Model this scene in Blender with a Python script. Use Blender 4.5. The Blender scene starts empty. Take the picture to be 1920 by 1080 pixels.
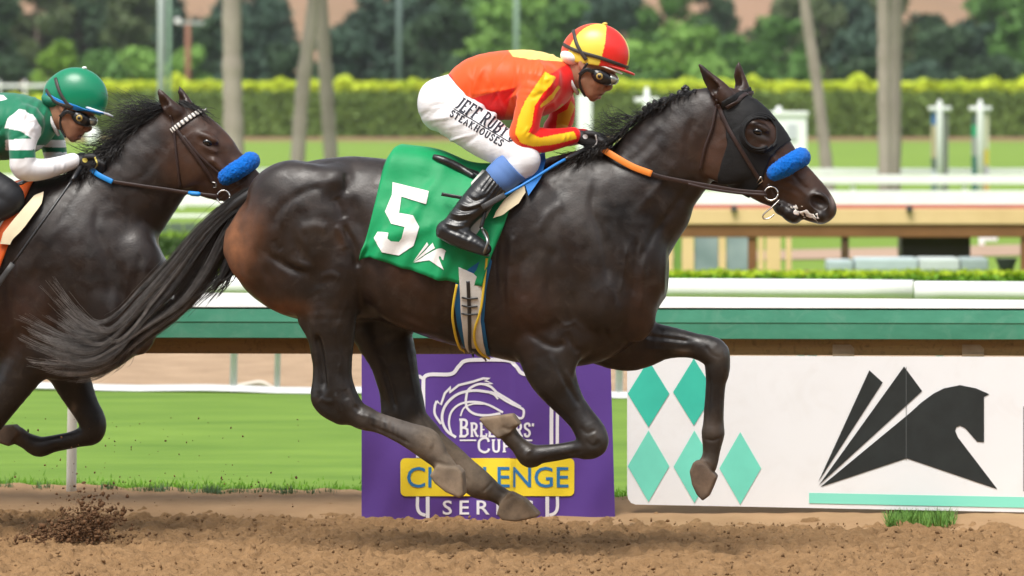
import bpy, bmesh, math, random
import numpy as np
from mathutils import Vector, Matrix
from mathutils.bvhtree import BVHTree

random.seed(7); RNG = np.random.default_rng(7)
SC = bpy.context.scene
COL = SC.collection

# ------------------------------------------------------------------ camera
FPX, YH, CAMH = 8400.0, 200.0, 2.05        # focal length in pixels of the 1920 px photograph, horizon row, eye height
cam_d = bpy.data.cameras.new('camera'); cam = bpy.data.objects.new('camera', cam_d); COL.objects.link(cam)
SC.camera = cam
cam.location = (0, 0, CAMH); cam.rotation_euler = (math.radians(90), 0, 0)
cam_d.sensor_width = 36; cam_d.lens = FPX / 1920 * 36
cam_d.shift_y = -(540 - YH) / 1920
cam_d.clip_start = 1; cam_d.clip_end = 3000
cam_d.dof.use_dof = True; cam_d.dof.focus_distance = 20.5; cam_d.dof.aperture_fstop = 3.8

# ------------------------------------------------------------------ light (bright overcast)
SUN_EL, SUN_AZ = math.radians(60), math.radians(205)     # azimuth clockwise from +Y
w = bpy.data.worlds.new('World'); SC.world = w; w.use_nodes = True
nt = w.node_tree; nt.nodes.clear()
sky = nt.nodes.new('ShaderNodeTexSky'); sky.sky_type = 'NISHITA'; sky.sun_disc = False
sky.sun_elevation = SUN_EL; sky.sun_rotation = SUN_AZ
sky.air_density = 1.0; sky.dust_density = 2.0; sky.ozone_density = 1.0
hsv = nt.nodes.new('ShaderNodeHueSaturation'); hsv.inputs['Saturation'].default_value = 0.3
bg = nt.nodes.new('ShaderNodeBackground'); bg.inputs['Strength'].default_value = 0.10
wo = nt.nodes.new('ShaderNodeOutputWorld')
nt.links.new(sky.outputs[0], hsv.inputs['Color']); nt.links.new(hsv.outputs[0], bg.inputs['Color']); nt.links.new(bg.outputs[0], wo.inputs['Surface'])
sl = bpy.data.lights.new('sun', 'SUN'); sl.energy = 1.5; sl.angle = math.radians(28); sl.color = (1, 0.96, 0.89)
so = bpy.data.objects.new('sun', sl); COL.objects.link(so)
sd = Vector((math.sin(SUN_AZ) * math.cos(SUN_EL), math.cos(SUN_AZ) * math.cos(SUN_EL), math.sin(SUN_EL)))
so.rotation_euler = sd.to_track_quat('Z', 'Y').to_euler(); so.location = (0, 0, 30)
SC.view_settings.view_transform = 'Standard'; SC.view_settings.look = 'None'
SC.view_settings.exposure = 1.32; SC.view_settings.gamma = 1; SC.view_settings.use_curve_mapping = False
SC.render.resolution_x = 1024; SC.render.resolution_y = 576

# ------------------------------------------------------------------ frames: photograph pixels <-> metres
def W(px, py, D):
    return np.array([(px - 960) * D / FPX, D, CAMH - (py - YH) * D / FPX])
def GY(py):                       # depth at which the level ground shows in row py
    return CAMH * FPX / (py - YH)
def srgb(r, g, b, k=1.0):
    f = lambda c: ((c / 255 + .055) / 1.055) ** 2.4 if c > 10.3 else c / 255 / 12.92
    return (f(r) * k, f(g) * k, f(b) * k)

class Frame:
    """a standing frame: origin on the ground, x axis turned by -a degrees (nearer on the right), y away from the viewer"""
    def __init__(s, X, D, deg):
        a = math.radians(deg); s.O = np.array([X, D, 0.0])
        s.u = np.array([math.cos(a), -math.sin(a), 0]); s.n = np.array([math.sin(a), math.cos(a), 0])
        s.M = Matrix.Translation(Vector((X, D, 0))) @ Matrix.Rotation(-a, 4, 'Z')
    def P(s, px, py, c=0.0):
        dx = (px - 960) / FPX; dz = -(py - YH) / FPX
        t = (c + s.O @ s.n) / (dx * s.n[0] + s.n[1])
        p = np.array([t * dx, t, CAMH + t * dz]) - s.O
        return np.array([p @ s.u, c, p[2]])
    def world(s, p):
        p = np.asarray(p, float)
        return s.O + p[..., 0:1] * s.u + p[..., 1:2] * s.n + p[..., 2:3] * np.array([0, 0, 1.0])
    def pix(s, p):
        q = s.world(p); return np.stack([960 + q[..., 0] / q[..., 1] * FPX, YH + (CAMH - q[..., 2]) / q[..., 1] * FPX], -1)
    def ray(s, px, py):
        d = np.array([(px - 960) / FPX, 1, -(py - YH) / FPX]); o = np.array([0, 0, CAMH]) - s.O
        return (Vector((o @ s.u, o @ s.n, o[2])), Vector((d @ s.u, d @ s.n, d[2])).normalized())
WORLD = Frame(0, 0, 0)

# ------------------------------------------------------------------ objects
def link(name, me, parent=None):
    o = bpy.data.objects.new(name, me); COL.objects.link(o)
    if parent is not None: o.parent = parent
    return o
def tag(o, label=None, cat=None, group=None, kind=None):
    if label: o['label'] = label
    if cat: o['category'] = cat
    if group: o['group'] = group
    if kind: o['kind'] = kind
    return o
class Thing:
    """top-level Empty at `base` (frame coordinates); parts are given in frame coordinates"""
    def __init__(s, name, label, cat, fr, base=(0, 0, 0), group=None):
        s.fr = fr; s.base = np.array(base, float)
        s.o = link(name, None); s.o.empty_display_size = 0.2
        s.o.matrix_world = fr.M @ Matrix.Translation(Vector(s.base)); tag(s.o, label, cat, group)
    def part(s, name, mesh, mat, parent=None, label=None):
        v, f = mesh[0], mesh[1]
        o = link(name, mk(name, np.asarray(v, float) - s.base, f, mat, *mesh[2:]), parent or s.o)
        if label: o['label'] = label
        return o
def mk(name, v, f, mat=None, col=None, smooth=True):
    me = bpy.data.meshes.new(name)
    if isinstance(f, np.ndarray):
        n, k = f.shape
        me.vertices.add(len(v)); me.vertices.foreach_set('co', np.asarray(v, np.float32).ravel())
        me.loops.add(n * k); me.loops.foreach_set('vertex_index', f.astype(np.int32).ravel())
        me.polygons.add(n); me.polygons.foreach_set('loop_start', np.arange(0, n * k, k, dtype=np.int32))
        me.polygons.foreach_set('loop_total', np.full(n, k, np.int32))
        me.update(calc_edges=True)
    else:
        me.from_pydata([tuple(map(float, p)) for p in v], [], f); me.update()
    if smooth: me.polygons.foreach_set('use_smooth', np.ones(len(me.polygons), bool))
    if col is not None:
        at = me.attributes.new('Col', 'FLOAT_COLOR', 'POINT'); c = np.ones((len(v), 4), np.float32); c[:, :3] = col
        at.data.foreach_set('color', c.ravel())
    if mat: me.materials.append(mat)
    return me
def solo(name, label, cat, mesh, mat, fr=WORLD, base=None, group=None, kind=None):
    v = np.asarray(mesh[0], float); b = np.array(base if base is not None else [(v[:, 0].min() + v[:, 0].max()) / 2, (v[:, 1].min() + v[:, 1].max()) / 2, v[:, 2].min()])
    o = link(name, mk(name, v - b, mesh[1], mat, *mesh[2:])); o.matrix_world = fr.M @ Matrix.Translation(Vector(b))
    return tag(o, label, cat, group, kind)

def merge(*ms):
    vs, fs, n = [], [], 0
    for m in ms:
        v, f = m[0], m[1]
        vs.append(np.asarray(v, float)); fs += [tuple(int(i) + n for i in q) for q in f]; n += len(v)
    return np.concatenate(vs), fs
def box(x0, x1, y0, y1, z0, z1):
    v = [(x, y, z) for x in (x0, x1) for y in (y0, y1) for z in (z0, z1)]
    return np.array(v), [(0, 1, 3, 2), (4, 6, 7, 5), (0, 4, 5, 1), (2, 3, 7, 6), (0, 2, 6, 4), (1, 5, 7, 3)]
def bevbox(x0, x1, y0, y1, z0, z1, b=.01):
    bm = bmesh.new(); v, f = box(x0, x1, y0, y1, z0, z1)
    vs = [bm.verts.new(p) for p in v]; [bm.faces.new([vs[i] for i in q]) for q in f]
    bmesh.ops.bevel(bm, geom=bm.edges[:], offset=b, segments=2, affect='EDGES', profile=.6)
    r = np.array([p.co[:] for p in bm.verts]), [tuple(p.index for p in q.verts) for q in bm.faces]
    bm.free(); return r
def sweep(path, prof_fn, closed_prof=True, cap=True):
    """prof_fn(i) -> ring of 3-D points around path[i]"""
    rings = [prof_fn(i) for i in range(len(path))]; n = len(rings[0]); v = np.concatenate(rings); f = []
    for i in range(len(path) - 1):
        for j in range(n if closed_prof else n - 1):
            a, b = i * n + j, i * n + (j + 1) % n; f.append((a, b, b + n, a + n))
    if cap: f.append(tuple(range(n - 1, -1, -1))); f.append(tuple(range((len(path) - 1) * n, len(path) * n)))
    return v, f
def tangents(p):
    t = np.gradient(p, axis=0); return t / np.maximum(np.linalg.norm(t, axis=1, keepdims=True), 1e-9)
def tube(path, rad, sides=8):
    p = np.asarray(path, float); t = tangents(p); r = np.broadcast_to(np.asarray(rad, float), (len(p),))
    ref = np.array([0, 1.0, 0]) if abs(t[:, 1]).mean() < .8 else np.array([0, 0, 1.0])
    def ring(i):
        a = np.cross(t[i], ref); a /= max(np.linalg.norm(a), 1e-9); b = np.cross(t[i], a)
        return np.array([p[i] + r[i] * (math.cos(q) * a + math.sin(q) * b) for q in np.arange(sides) * 2 * math.pi / sides])
    return sweep(p, ring)
def ribbon(path, nor, width, thick):
    """flat strap; nor = outward normals, path lies at its inner face"""
    p = np.asarray(path, float); n = np.asarray(nor, float); t = tangents(p); wd = np.broadcast_to(np.asarray(width, float), (len(p),))
    def ring(i):
        s = np.cross(t[i], n[i]); s /= max(np.linalg.norm(s), 1e-9); h = wd[i] / 2
        o = n[i] * thick
        return np.array([p[i] - s * h, p[i] - s * h + o * .7, p[i] - s * h * .8 + o, p[i] + s * h * .8 + o, p[i] + s * h + o * .7, p[i] + s * h])
    return sweep(p, ring)
def spline(pts, n):
    p = np.asarray(pts, float); m = len(p)
    if m == 2: return p[0] + (p[1] - p[0]) * np.linspace(0, 1, n)[:, None]
    q = np.concatenate([[2 * p[0] - p[1]], p, [2 * p[-1] - p[-2]]]); s = np.linspace(0, m - 1 - 1e-9, n); i = s.astype(int); t = (s - i)[:, None]
    a, b, c, d = q[i], q[i + 1], q[i + 2], q[i + 3]
    return .5 * (2 * b + (c - a) * t + (2 * a - 5 * b + 4 * c - d) * t ** 2 + (3 * b - a - 3 * c + d) * t ** 3)

# ------------------------------------------------------------------ projection of straps and print on a surface
def bvh_of(mesh):
    return BVHTree.FromPolygons([tuple(p) for p in np.asarray(mesh[0], float).tolist()], [tuple(int(i) for i in q) for q in mesh[1]])
def hit(fr, bvh, px, py, off):
    o, d = fr.ray(px, py); loc, nor, i, dist = bvh.ray_cast(o, d)
    if loc is None: return None, None
    if nor.dot(d) > 0: nor = -nor
    return np.array(loc) + np.array(nor) * off, np.array(nor)
def strap_px(fr, bvh, pts, width, thick=.004, off=.002, n=40):
    """strap lying on a surface, given by its course in the photograph"""
    q = spline(pts, n); P, N = [], []
    for x, y in q:
        p, nn = hit(fr, bvh, x, y, off)
        if p is None:
            if P: p, nn = fr.P(x, y, P[-1][1]), N[-1]
            else: continue
        P.append(p); N.append(nn)
    P = np.array(P); N = np.array(N)
    k = np.array([.25, .5, .25])
    for _ in range(4):
        Q = P.copy(); M = N.copy()
        Q[1:-1] = .25 * P[:-2] + .5 * P[1:-1] + .25 * P[2:]; M[1:-1] = .25 * N[:-2] + .5 * N[1:-1] + .25 * N[2:]; P, N = Q, M
    N /= np.linalg.norm(N, axis=1, keepdims=True)
    return ribbon(P, N, width, thick)
def tri2d(polys, maxlen):
    bm = bmesh.new()
    for poly in polys:
        try: bm.faces.new([bm.verts.new((x, y, 0)) for x, y in poly])
        except ValueError: pass
    return _tri(bm, maxlen)
def _tri(bm, maxlen):
    bm.normal_update()
    bmesh.ops.triangulate(bm, faces=bm.faces[:], ngon_method='EAR_CLIP')
    for _ in range(7):
        e = [x for x in bm.edges if x.calc_length() > maxlen]
        if not e: break
        bmesh.ops.subdivide_edges(bm, edges=e, cuts=1); bmesh.ops.triangulate(bm, faces=[f for f in bm.faces if len(f.verts) > 3], ngon_method='EAR_CLIP')
    v = np.array([p.co[:2] for p in bm.verts]); bm.verts.index_update()
    f = [tuple(p.index for p in q.verts) for q in bm.faces]; bm.free(); return v, f
def decal(fr, bvh, v2, f, off=.003):
    out, ok, last = [], [], None
    for x, y in v2:
        p, n = hit(fr, bvh, x, y, off); ok.append(p is not None); out.append(p if p is not None else np.zeros(3))
    f = [q if True else q for q in f if all(ok[i] for i in q)]
    # face towards the viewer
    return np.array(out), f
def stroke(pts, wd, n=None, closed=False):
    p = spline(pts, n or max(2, len(pts) * 5)) if n != 0 else np.asarray(pts, float)
    t = tangents(p); s = np.stack([-t[:, 1], t[:, 0]], 1); wv = np.broadcast_to(np.asarray(wd, float), (len(p),))[:, None] / 2
    a, b = p + s * wv, p - s * wv
    return [[tuple(a[i]), tuple(a[i + 1]), tuple(b[i + 1]), tuple(b[i])] for i in range(len(p) - 1)]
def text2d(txt, box_, bold=0., shear=0., space=1., rot=None, maxlen=6):
    """flat lettering fitted to box_=(x0,y0,x1,y1) px; rot=(angle, cx, cy) turns it afterwards"""
    c = bpy.data.curves.new('t', 'FONT'); c.body = txt; c.offset = bold; c.space_character = space; c.resolution_u = 3
    o = bpy.data.objects.new('t', c); COL.objects.link(o); bpy.context.view_layer.update()
    me = o.evaluated_get(bpy.context.evaluated_depsgraph_get()).to_mesh()
    bm = bmesh.new(); bm.from_mesh(me); bpy.data.objects.remove(o); bpy.data.curves.remove(c)
    v = np.array([p.co[:2] for p in bm.verts]); lo, hi = v.min(0), v.max(0); x0, y0, x1, y1 = box_
    for p in bm.verts:
        a = (p.co.x - lo[0]) / (hi[0] - lo[0]); b = (p.co.y - lo[1]) / (hi[1] - lo[1])
        p.co.x = x0 + a * (x1 - x0) + shear * b * (y1 - y0); p.co.y = y1 + b * (y0 - y1); p.co.z = 0
    bmesh.ops.remove_doubles(bm, verts=bm.verts[:], dist=.01)
    v, f = _tri(bm, maxlen)
    if rot:
        a, cx, cy = rot; a = math.radians(a); d = v - [cx, cy]
        v = np.stack([cx + d[:, 0] * math.cos(a) - d[:, 1] * math.sin(a), cy + d[:, 0] * math.sin(a) + d[:, 1] * math.cos(a)], 1)
    return v, f
GL = {'J': (.55, [[(.36, 1), (.36, .25), (.28, .05), (.08, .04)], [(.14, 1), (.58, 1)]]), 'E': (.74, [[(.16, 0), (.16, 1)], [(0, 1), (.64, 1), (.64, .8)], [(.16, .52), (.5, .52)], [(0, 0), (.7, 0), (.7, .22)]]),
      'F': (.68, [[(.16, 0), (.16, 1)], [(0, 1), (.64, 1), (.64, .8)], [(.16, .5), (.5, .5)], [(0, 0), (.36, 0)]]), 'R': (.84, [[(.16, 0), (.16, 1)], [(0, 0), (.34, 0)], [(0, 1), (.42, 1), (.64, .86), (.6, .6), (.4, .5), (.16, .5)], [(.4, .5), (.66, .05), (.84, 0)]]),
      'U': (.88, [[(.16, 1), (.16, .3), (.26, .06), (.46, 0), (.64, .08), (.7, .32), (.7, 1)], [(0, 1), (.34, 1)], [(.54, 1), (.86, 1)]]), 'B': (.78, [[(.16, 0), (.16, 1)], [(0, 1), (.42, 1), (.6, .88), (.58, .66), (.4, .53), (.16, .53)], [(.4, .53), (.66, .42), (.68, .14), (.48, 0), (0, 0)]]),
      'Y': (.84, [[(.06, 1), (.4, .48), (.4, 0)], [(.76, 1), (.4, .48)], [(.22, 0), (.58, 0)], [(0, 1), (.24, 1)], [(.6, 1), (.84, 1)]]), 'S': (.62, [[(.54, .76), (.52, .95), (.3, 1), (.08, .9), (.1, .66), (.3, .54), (.5, .42), (.56, .18), (.36, 0), (.12, .04), (.06, .24)]]),
      'T': (.74, [[(.36, 0), (.36, 1)], [(0, .8), (0, 1), (.72, 1), (.72, .8)], [(.2, 0), (.52, 0)]]), 'A': (.84, [[(.08, 0), (.4, 1), (.74, 0)], [(.2, .36), (.6, .36)], [(0, 0), (.24, 0)], [(.58, 0), (.86, 0)]]), 'K': (.84, [[(.16, 0), (.16, 1)], [(.68, 1), (.18, .46)], [(.34, .58), (.74, 0)], [(0, 0), (.32, 0)], [(0, 1), (.32, 1)], [(.54, 1), (.82, 1)], [(.6, 0), (.86, 0)]]),
      'H': (.9, [[(.16, 0), (.16, 1)], [(.72, 0), (.72, 1)], [(.16, .5), (.72, .5)], [(0, 0), (.32, 0)], [(0, 1), (.32, 1)], [(.56, 0), (.88, 0)], [(.56, 1), (.88, 1)]]), 'O': (.84, [[(.42 + .38 * math.sin(a), .5 + .5 * math.cos(a)) for a in np.linspace(0, 6.2832, 13)]]), 'D': (.84, [[(.16, 0), (.16, 1)], [(0, 1), (.4, 1), (.68, .82), (.76, .5), (.68, .18), (.4, 0), (0, 0)]]),
      'C': (.78, [[(.7, .72), (.62, .94), (.4, 1), (.12, .82), (.06, .5), (.12, .18), (.4, 0), (.64, .08), (.72, .26)]]), 'P': (.74, [[(.16, 0), (.16, 1)], [(0, 0), (.34, 0)], [(0, 1), (.44, 1), (.66, .84), (.62, .58), (.4, .47), (.16, .47)]]), "'": (.28, [[(.14, 1.02), (.1, .78)]]), ' ': (.4, [])}
def serif_letters(txt, box_, wd, shear=0., rot=None, gap=.16):
    """slab serif lettering: one list of small polygons for each letter"""
    x0, y0, x1, y1 = box_; tot = sum(GL[c][0] for c in txt) + gap * (len(txt) - 1); k = (x1 - x0) / tot; out = []; X = 0.
    for c in txt:
        polys = []
        for pl in GL[c][1]:
            q = [(x0 + (X + a) * k + shear * b * (y1 - y0), y1 + b * (y0 - y1)) for a, b in pl]
            if rot:
                an, cx, cy = rot; an = math.radians(an); q = [(cx + (a - cx) * math.cos(an) - (b - cy) * math.sin(an), cy + (a - cx) * math.sin(an) + (b - cy) * math.cos(an)) for a, b in q]
            w_ = wd if len(q) > 2 or abs(pl[0][0] - pl[-1][0]) < .1 else wd * .62
            polys.append(stroke(q, w_, 0 if len(q) < 6 else len(q) * 3))
        X += GL[c][0] + gap
        if polys: out.append(polys)
    return out
def orient_out(mesh, fr=WORLD):
    """flip flat print so that it faces the viewer"""
    v, f = mesh; o = np.array(fr.ray(960, 540)[0]); g = []
    for q in f:
        a, b, c = v[q[0]], v[q[1]], v[q[2]]
        g.append(q if np.dot(np.cross(b - a, c - a), o - a) > 0 else tuple(reversed(q)))
    return v, g

# ------------------------------------------------------------------ noise
def vnoise(n, m, cells, seed):
    r = np.random.default_rng(seed); g = r.random((cells[0] + 3, cells[1] + 3))
    a = np.linspace(0, cells[0], n, endpoint=False); b = np.linspace(0, cells[1], m, endpoint=False)
    i = a.astype(int); j = b.astype(int); fa = a - i; fb = b - j; fa = (fa * fa * (3 - 2 * fa))[:, None]; fb = (fb * fb * (3 - 2 * fb))[None]
    G = lambda di, dj: g[np.ix_(i + di, j + dj)]
    return (G(0, 0) * (1 - fa) + G(1, 0) * fa) * (1 - fb) + (G(0, 1) * (1 - fa) + G(1, 1) * fa) * fb - .5

# ------------------------------------------------------------------ materials
MATS = {}
def mat(name, c1, c2=None, rough=.6, scale=8., spec=.4, bump=0., bscale=60., attr=False, var=0., sheen=0., coat=0., metal=0., trans=0., detail=4., bdist=.01, stretch=None, tint=None, subs=0., crease=None, flecks=None):
    if name in MATS: return MATS[name]
    m = bpy.data.materials.new(name); m.use_nodes = True; N = m.node_tree.nodes; L = m.node_tree.links
    b = N['Principled BSDF']; b.inputs['Roughness'].default_value = rough; b.inputs['Specular IOR Level'].default_value = spec
    b.inputs['Sheen Weight'].default_value = sheen; b.inputs['Coat Weight'].default_value = coat; b.inputs['Metallic'].default_value = metal
    b.inputs['Transmission Weight'].default_value = trans; b.inputs['Coat Roughness'].default_value = .25
    if subs: b.inputs['Subsurface Weight'].default_value = subs; b.inputs['Subsurface Radius'].default_value = (.01, .004, .002)
    if tint: b.inputs['Sheen Tint'].default_value = (*tint, 1)
    tc = N.new('ShaderNodeTexCoord'); src = tc.outputs['Object']
    if stretch:
        mp = N.new('ShaderNodeMapping'); mp.inputs['Scale'].default_value = stretch; L.new(src, mp.inputs['Vector']); src = mp.outputs[0]
    def noise(s, d=4.):
        n = N.new('ShaderNodeTexNoise'); n.inputs['Scale'].default_value = s; n.inputs['Detail'].default_value = d; n.inputs['Roughness'].default_value = .6
        L.new(src, n.inputs['Vector']); return n
    if attr:
        a = N.new('ShaderNodeAttribute'); a.attribute_name = 'Col'; base = a.outputs['Color']
    if attr or c2 is not None or var:
        n = noise(scale, detail); r = N.new('ShaderNodeMapRange'); r.inputs['From Min'].default_value = .3; r.inputs['From Max'].default_value = .7; L.new(n.outputs['Fac'], r.inputs['Value'])
        if attr or c2 is None:
            if not attr:
                rg = N.new('ShaderNodeRGB'); rg.outputs[0].default_value = (*c1, 1); base = rg.outputs[0]
            r.inputs['To Min'].default_value = 1 - var; r.inputs['To Max'].default_value = 1 + var
            mx = N.new('ShaderNodeMix'); mx.data_type = 'RGBA'; mx.blend_type = 'MULTIPLY'; mx.inputs['Factor'].default_value = 1
            L.new(base, mx.inputs[6]); L.new(r.outputs[0], mx.inputs[7]); L.new(mx.outputs[2], b.inputs['Base Color'])
        else:
            mx = N.new('ShaderNodeMix'); mx.data_type = 'RGBA'; mx.inputs[6].default_value = (*c1, 1); mx.inputs[7].default_value = (*c2, 1)
            L.new(r.outputs[0], mx.inputs['Factor']); L.new(mx.outputs[2], b.inputs['Base Color'])
    else: b.inputs['Base Color'].default_value = (*c1, 1)
    if bump:
        n = noise(bscale, 5.); bp = N.new('ShaderNodeBump'); bp.inputs['Strength'].default_value = bump; bp.inputs['Distance'].default_value = bdist
        L.new(n.outputs['Fac'], bp.inputs['Height']); L.new(bp.outputs[0], b.inputs['Normal'])
    if crease:                                   # thin raised lines: veins, cloth creases
        cs, cst, cd, cstr = crease; mp2 = N.new('ShaderNodeMapping'); mp2.inputs['Scale'].default_value = cstr; L.new(tc.outputs['Object'], mp2.inputs['Vector'])
        n2 = N.new('ShaderNodeTexNoise'); n2.noise_type = 'RIDGED_MULTIFRACTAL'; n2.inputs['Scale'].default_value = cs; n2.inputs['Detail'].default_value = 3; n2.inputs['Distortion'].default_value = .5; L.new(mp2.outputs[0], n2.inputs['Vector'])
        bp2 = N.new('ShaderNodeBump'); bp2.inputs['Strength'].default_value = cst; bp2.inputs['Distance'].default_value = cd; L.new(n2.outputs['Fac'], bp2.inputs['Height'])
        if b.inputs['Normal'].is_linked: L.new(b.inputs['Normal'].links[0].from_socket, bp2.inputs['Normal'])
        L.new(bp2.outputs[0], b.inputs['Normal'])
    if flecks:                                   # dust and dried sweat: (colour, scale, amount)
        fc, fs, fa = flecks; n3 = N.new('ShaderNodeTexNoise'); n3.inputs['Scale'].default_value = fs; n3.inputs['Detail'].default_value = 9; n3.inputs['Roughness'].default_value = .72; n3.inputs['Distortion'].default_value = .8; L.new(tc.outputs['Object'], n3.inputs['Vector'])
        r3 = N.new('ShaderNodeMapRange'); r3.inputs['From Min'].default_value = .52; r3.inputs['From Max'].default_value = .72; r3.inputs['To Max'].default_value = fa; L.new(n3.outputs['Fac'], r3.inputs['Value'])
        mx3 = N.new('ShaderNodeMix'); mx3.data_type = 'RGBA'; L.new(r3.outputs[0], mx3.inputs['Factor']); mx3.inputs[7].default_value = (*fc, 1)
        if b.inputs['Base Color'].is_linked: L.new(b.inputs['Base Color'].links[0].from_socket, mx3.inputs[6])
        else: mx3.inputs[6].default_value = (*c1, 1)
        L.new(mx3.outputs[2], b.inputs['Base Color'])
    MATS[name] = m; return m
# ------------------------------------------------------------------ implicit bodies (smooth union of limbs and muscles), meshed as one continuous surface
class Body:
    def __init__(s): s.pr = []
    def add(s, fn, lo, hi, ks, col, sub=False): s.pr.append((fn, np.array(lo, float), np.array(hi, float), ks, col, sub))
    def chain(s, st, ks=.02, col=(0.02, .012, .008), sub=False):
        """st: list of (point, radius, lateral scale)"""
        if len(st) > 2:
            A_ = spline(np.array([list(p) + [r, k] for p, r, k in st], float), (len(st) - 1) * 3 + 1); st = [(a[:3], max(a[3], .001), a[4]) for a in A_]
        st = [(np.array(p, float), float(r), float(k)) for p, r, k in st]
        def fn(x, y, z):
            d = None
            for (a, ra, ka), (b, rb, kb) in zip(st[:-1], st[1:]):
                k = (ka + kb) / 2; A = np.array([a[0], a[1] / k, a[2]]); B = np.array([b[0], b[1] / k, b[2]]); yy = y / k
                ba = B - A; L = float(ba @ ba) + 1e-12
                t = np.clip(((x - A[0]) * ba[0] + (yy - A[1]) * ba[1] + (z - A[2]) * ba[2]) / L, 0, 1)
                e = np.sqrt((x - A[0] - t * ba[0]) ** 2 + (yy - A[1] - t * ba[1]) ** 2 + (z - A[2] - t * ba[2]) ** 2) - (ra + t * (rb - ra))
                if k < 1: e = e * (k + 1) / 2
                d = e if d is None else np.minimum(d, e)
            return d
        P = np.array([p for p, r, k in st]); R = max(r * max(1, k) for p, r, k in st)
        s.add(fn, P.min(0) - R, P.max(0) + R, ks, col, sub)
    def ell(s, c, r, ang=0., ks=.03, col=(0.02, .012, .008), sub=False, yaw=0.):
        c = np.array(c, float); r = np.array(r, float); a = math.radians(ang); ca, sa = math.cos(a), math.sin(a); w_ = math.radians(yaw); cw, sw = math.cos(w_), math.sin(w_)
        def fn(x, y, z):
            X, Y, Z = x - c[0], y - c[1], z - c[2]
            X, Y = X * cw + Y * sw, -X * sw + Y * cw
            X, Z = X * ca + Z * sa, -X * sa + Z * ca
            k0 = np.sqrt((X / r[0]) ** 2 + (Y / r[1]) ** 2 + (Z / r[2]) ** 2); k1 = np.sqrt((X / r[0] ** 2) ** 2 + (Y / r[1] ** 2) ** 2 + (Z / r[2] ** 2) ** 2)
            return k0 * (k0 - 1) / np.maximum(k1, 1e-6)
        R = r.max(); s.add(fn, c - R, c + R, ks, col, sub)
    def loft(s, X, ZT, ZB, WY, n=2.2, ks=.03, col=(0.02, .012, .008)):
        xs = np.linspace(X[0], X[-1], 240); sm = lambda a: np.convolve(np.pad(np.interp(xs, X, a), 6, mode='edge'), np.ones(13) / 13, 'valid')
        zt, zb, wy = sm(ZT), sm(ZB), sm(WY); s.lf = (xs, zt, zb, wy, n)
        def fn(x, y, z):
            a = np.interp(x, xs, zt); b = np.interp(x, xs, zb); w_ = np.interp(x, xs, wy); zc = (a + b) / 2; h = np.maximum((a - b) / 2, .01)
            q = (np.abs(y / w_) ** n + np.abs((z - zc) / h) ** n) ** (1 / n)
            d = (q - 1) * np.minimum(w_, h)
            return np.maximum(d, np.maximum(xs[0] - x, x - xs[-1]))
        s.add(fn, [xs[0], -wy.max(), zb.min()], [xs[-1], wy.max(), zt.max()], ks, col)
    def prism(s, poly, c, w_, rr=.012, ks=.008, col=(.1, .08, .06)):
        P = np.array(poly, float)
        def fn(x, y, z):
            sh = np.broadcast(x, z).shape; X, Z = np.broadcast_to(x, sh), np.broadcast_to(z, sh); d = np.full(sh, 1e9); sg = np.ones(sh)
            for i in range(len(P)):
                vi, vj = P[i], P[i - 1]; e = vj - vi; wx, wz = X - vi[0], Z - vi[1]
                t = np.clip((wx * e[0] + wz * e[1]) / (e @ e), 0, 1); d = np.minimum(d, (wx - e[0] * t) ** 2 + (wz - e[1] * t) ** 2)
                c1 = Z >= vi[1]; c2 = Z < vj[1]; c3 = e[0] * wz > e[1] * wx; al = (c1 & c2 & c3) | (~c1 & ~c2 & ~c3); sg = np.where(al, -sg, sg)
            d2 = sg * np.sqrt(d) + rr; dy = np.abs(y - c) - w_ + rr
            return np.minimum(np.maximum(d2, dy), 0) + np.sqrt(np.maximum(d2, 0) ** 2 + np.maximum(dy, 0) ** 2) - rr
        s.add(fn, [P[:, 0].min(), c - w_, P[:, 1].min()], [P[:, 0].max(), c + w_, P[:, 1].max()], ks, col)
    def mesh(s, h, cut=None, sig=.012):
        lo = np.min([p[1] for p in s.pr if not p[5]], 0) - .04; hi = np.max([p[2] for p in s.pr if not p[5]], 0) + .04
        n = np.ceil((hi - lo) / h).astype(int) + 1; ax = [lo[i] + h * np.arange(n[i]) for i in range(3)]
        D = np.full(n, 1.0, np.float32)
        for fn, a, b, ks, col, sub in s.pr:
            pad = ks + 3 * h; i0 = np.clip(((a - pad - lo) / h).astype(int), 0, n - 1); i1 = np.clip(((b + pad - lo) / h).astype(int) + 2, 1, n)
            sl_ = tuple(slice(i0[k], i1[k]) for k in range(3))
            x = ax[0][sl_[0]][:, None, None]; y = ax[1][sl_[1]][None, :, None]; z = ax[2][sl_[2]][None, None, :]
            d = fn(x, y, z).astype(np.float32); o = D[sl_]
            if sub:
                hh = np.maximum(ks - np.abs(-d - o), 0) / ks; D[sl_] = np.maximum(o, -d) + hh * hh * ks * .25
            else:
                hh = np.maximum(ks - np.abs(d - o), 0) / ks; D[sl_] = np.minimum(o, d) - hh * hh * ks * .25
        if cut is not None: D = np.maximum(D, cut(ax[0][:, None, None], ax[1][None, :, None], ax[2][None, None, :]).astype(np.float32))
        v, f = nets(D, lo, h)
        col = s.colour(v, sig); return v, f, col
    def colour(s, v, sig):
        x, y, z = v[:, 0], v[:, 1], v[:, 2]; ds, cs = [], []
        for fn, a, b, ks, col, sub in s.pr:
            if sub: continue
            ds.append(fn(x, y, z)); cs.append(col)
        ds = np.array(ds); wt = np.exp(-(ds - ds.min(0)) / sig); wt /= wt.sum(0); return wt.T @ np.array(cs)
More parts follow.
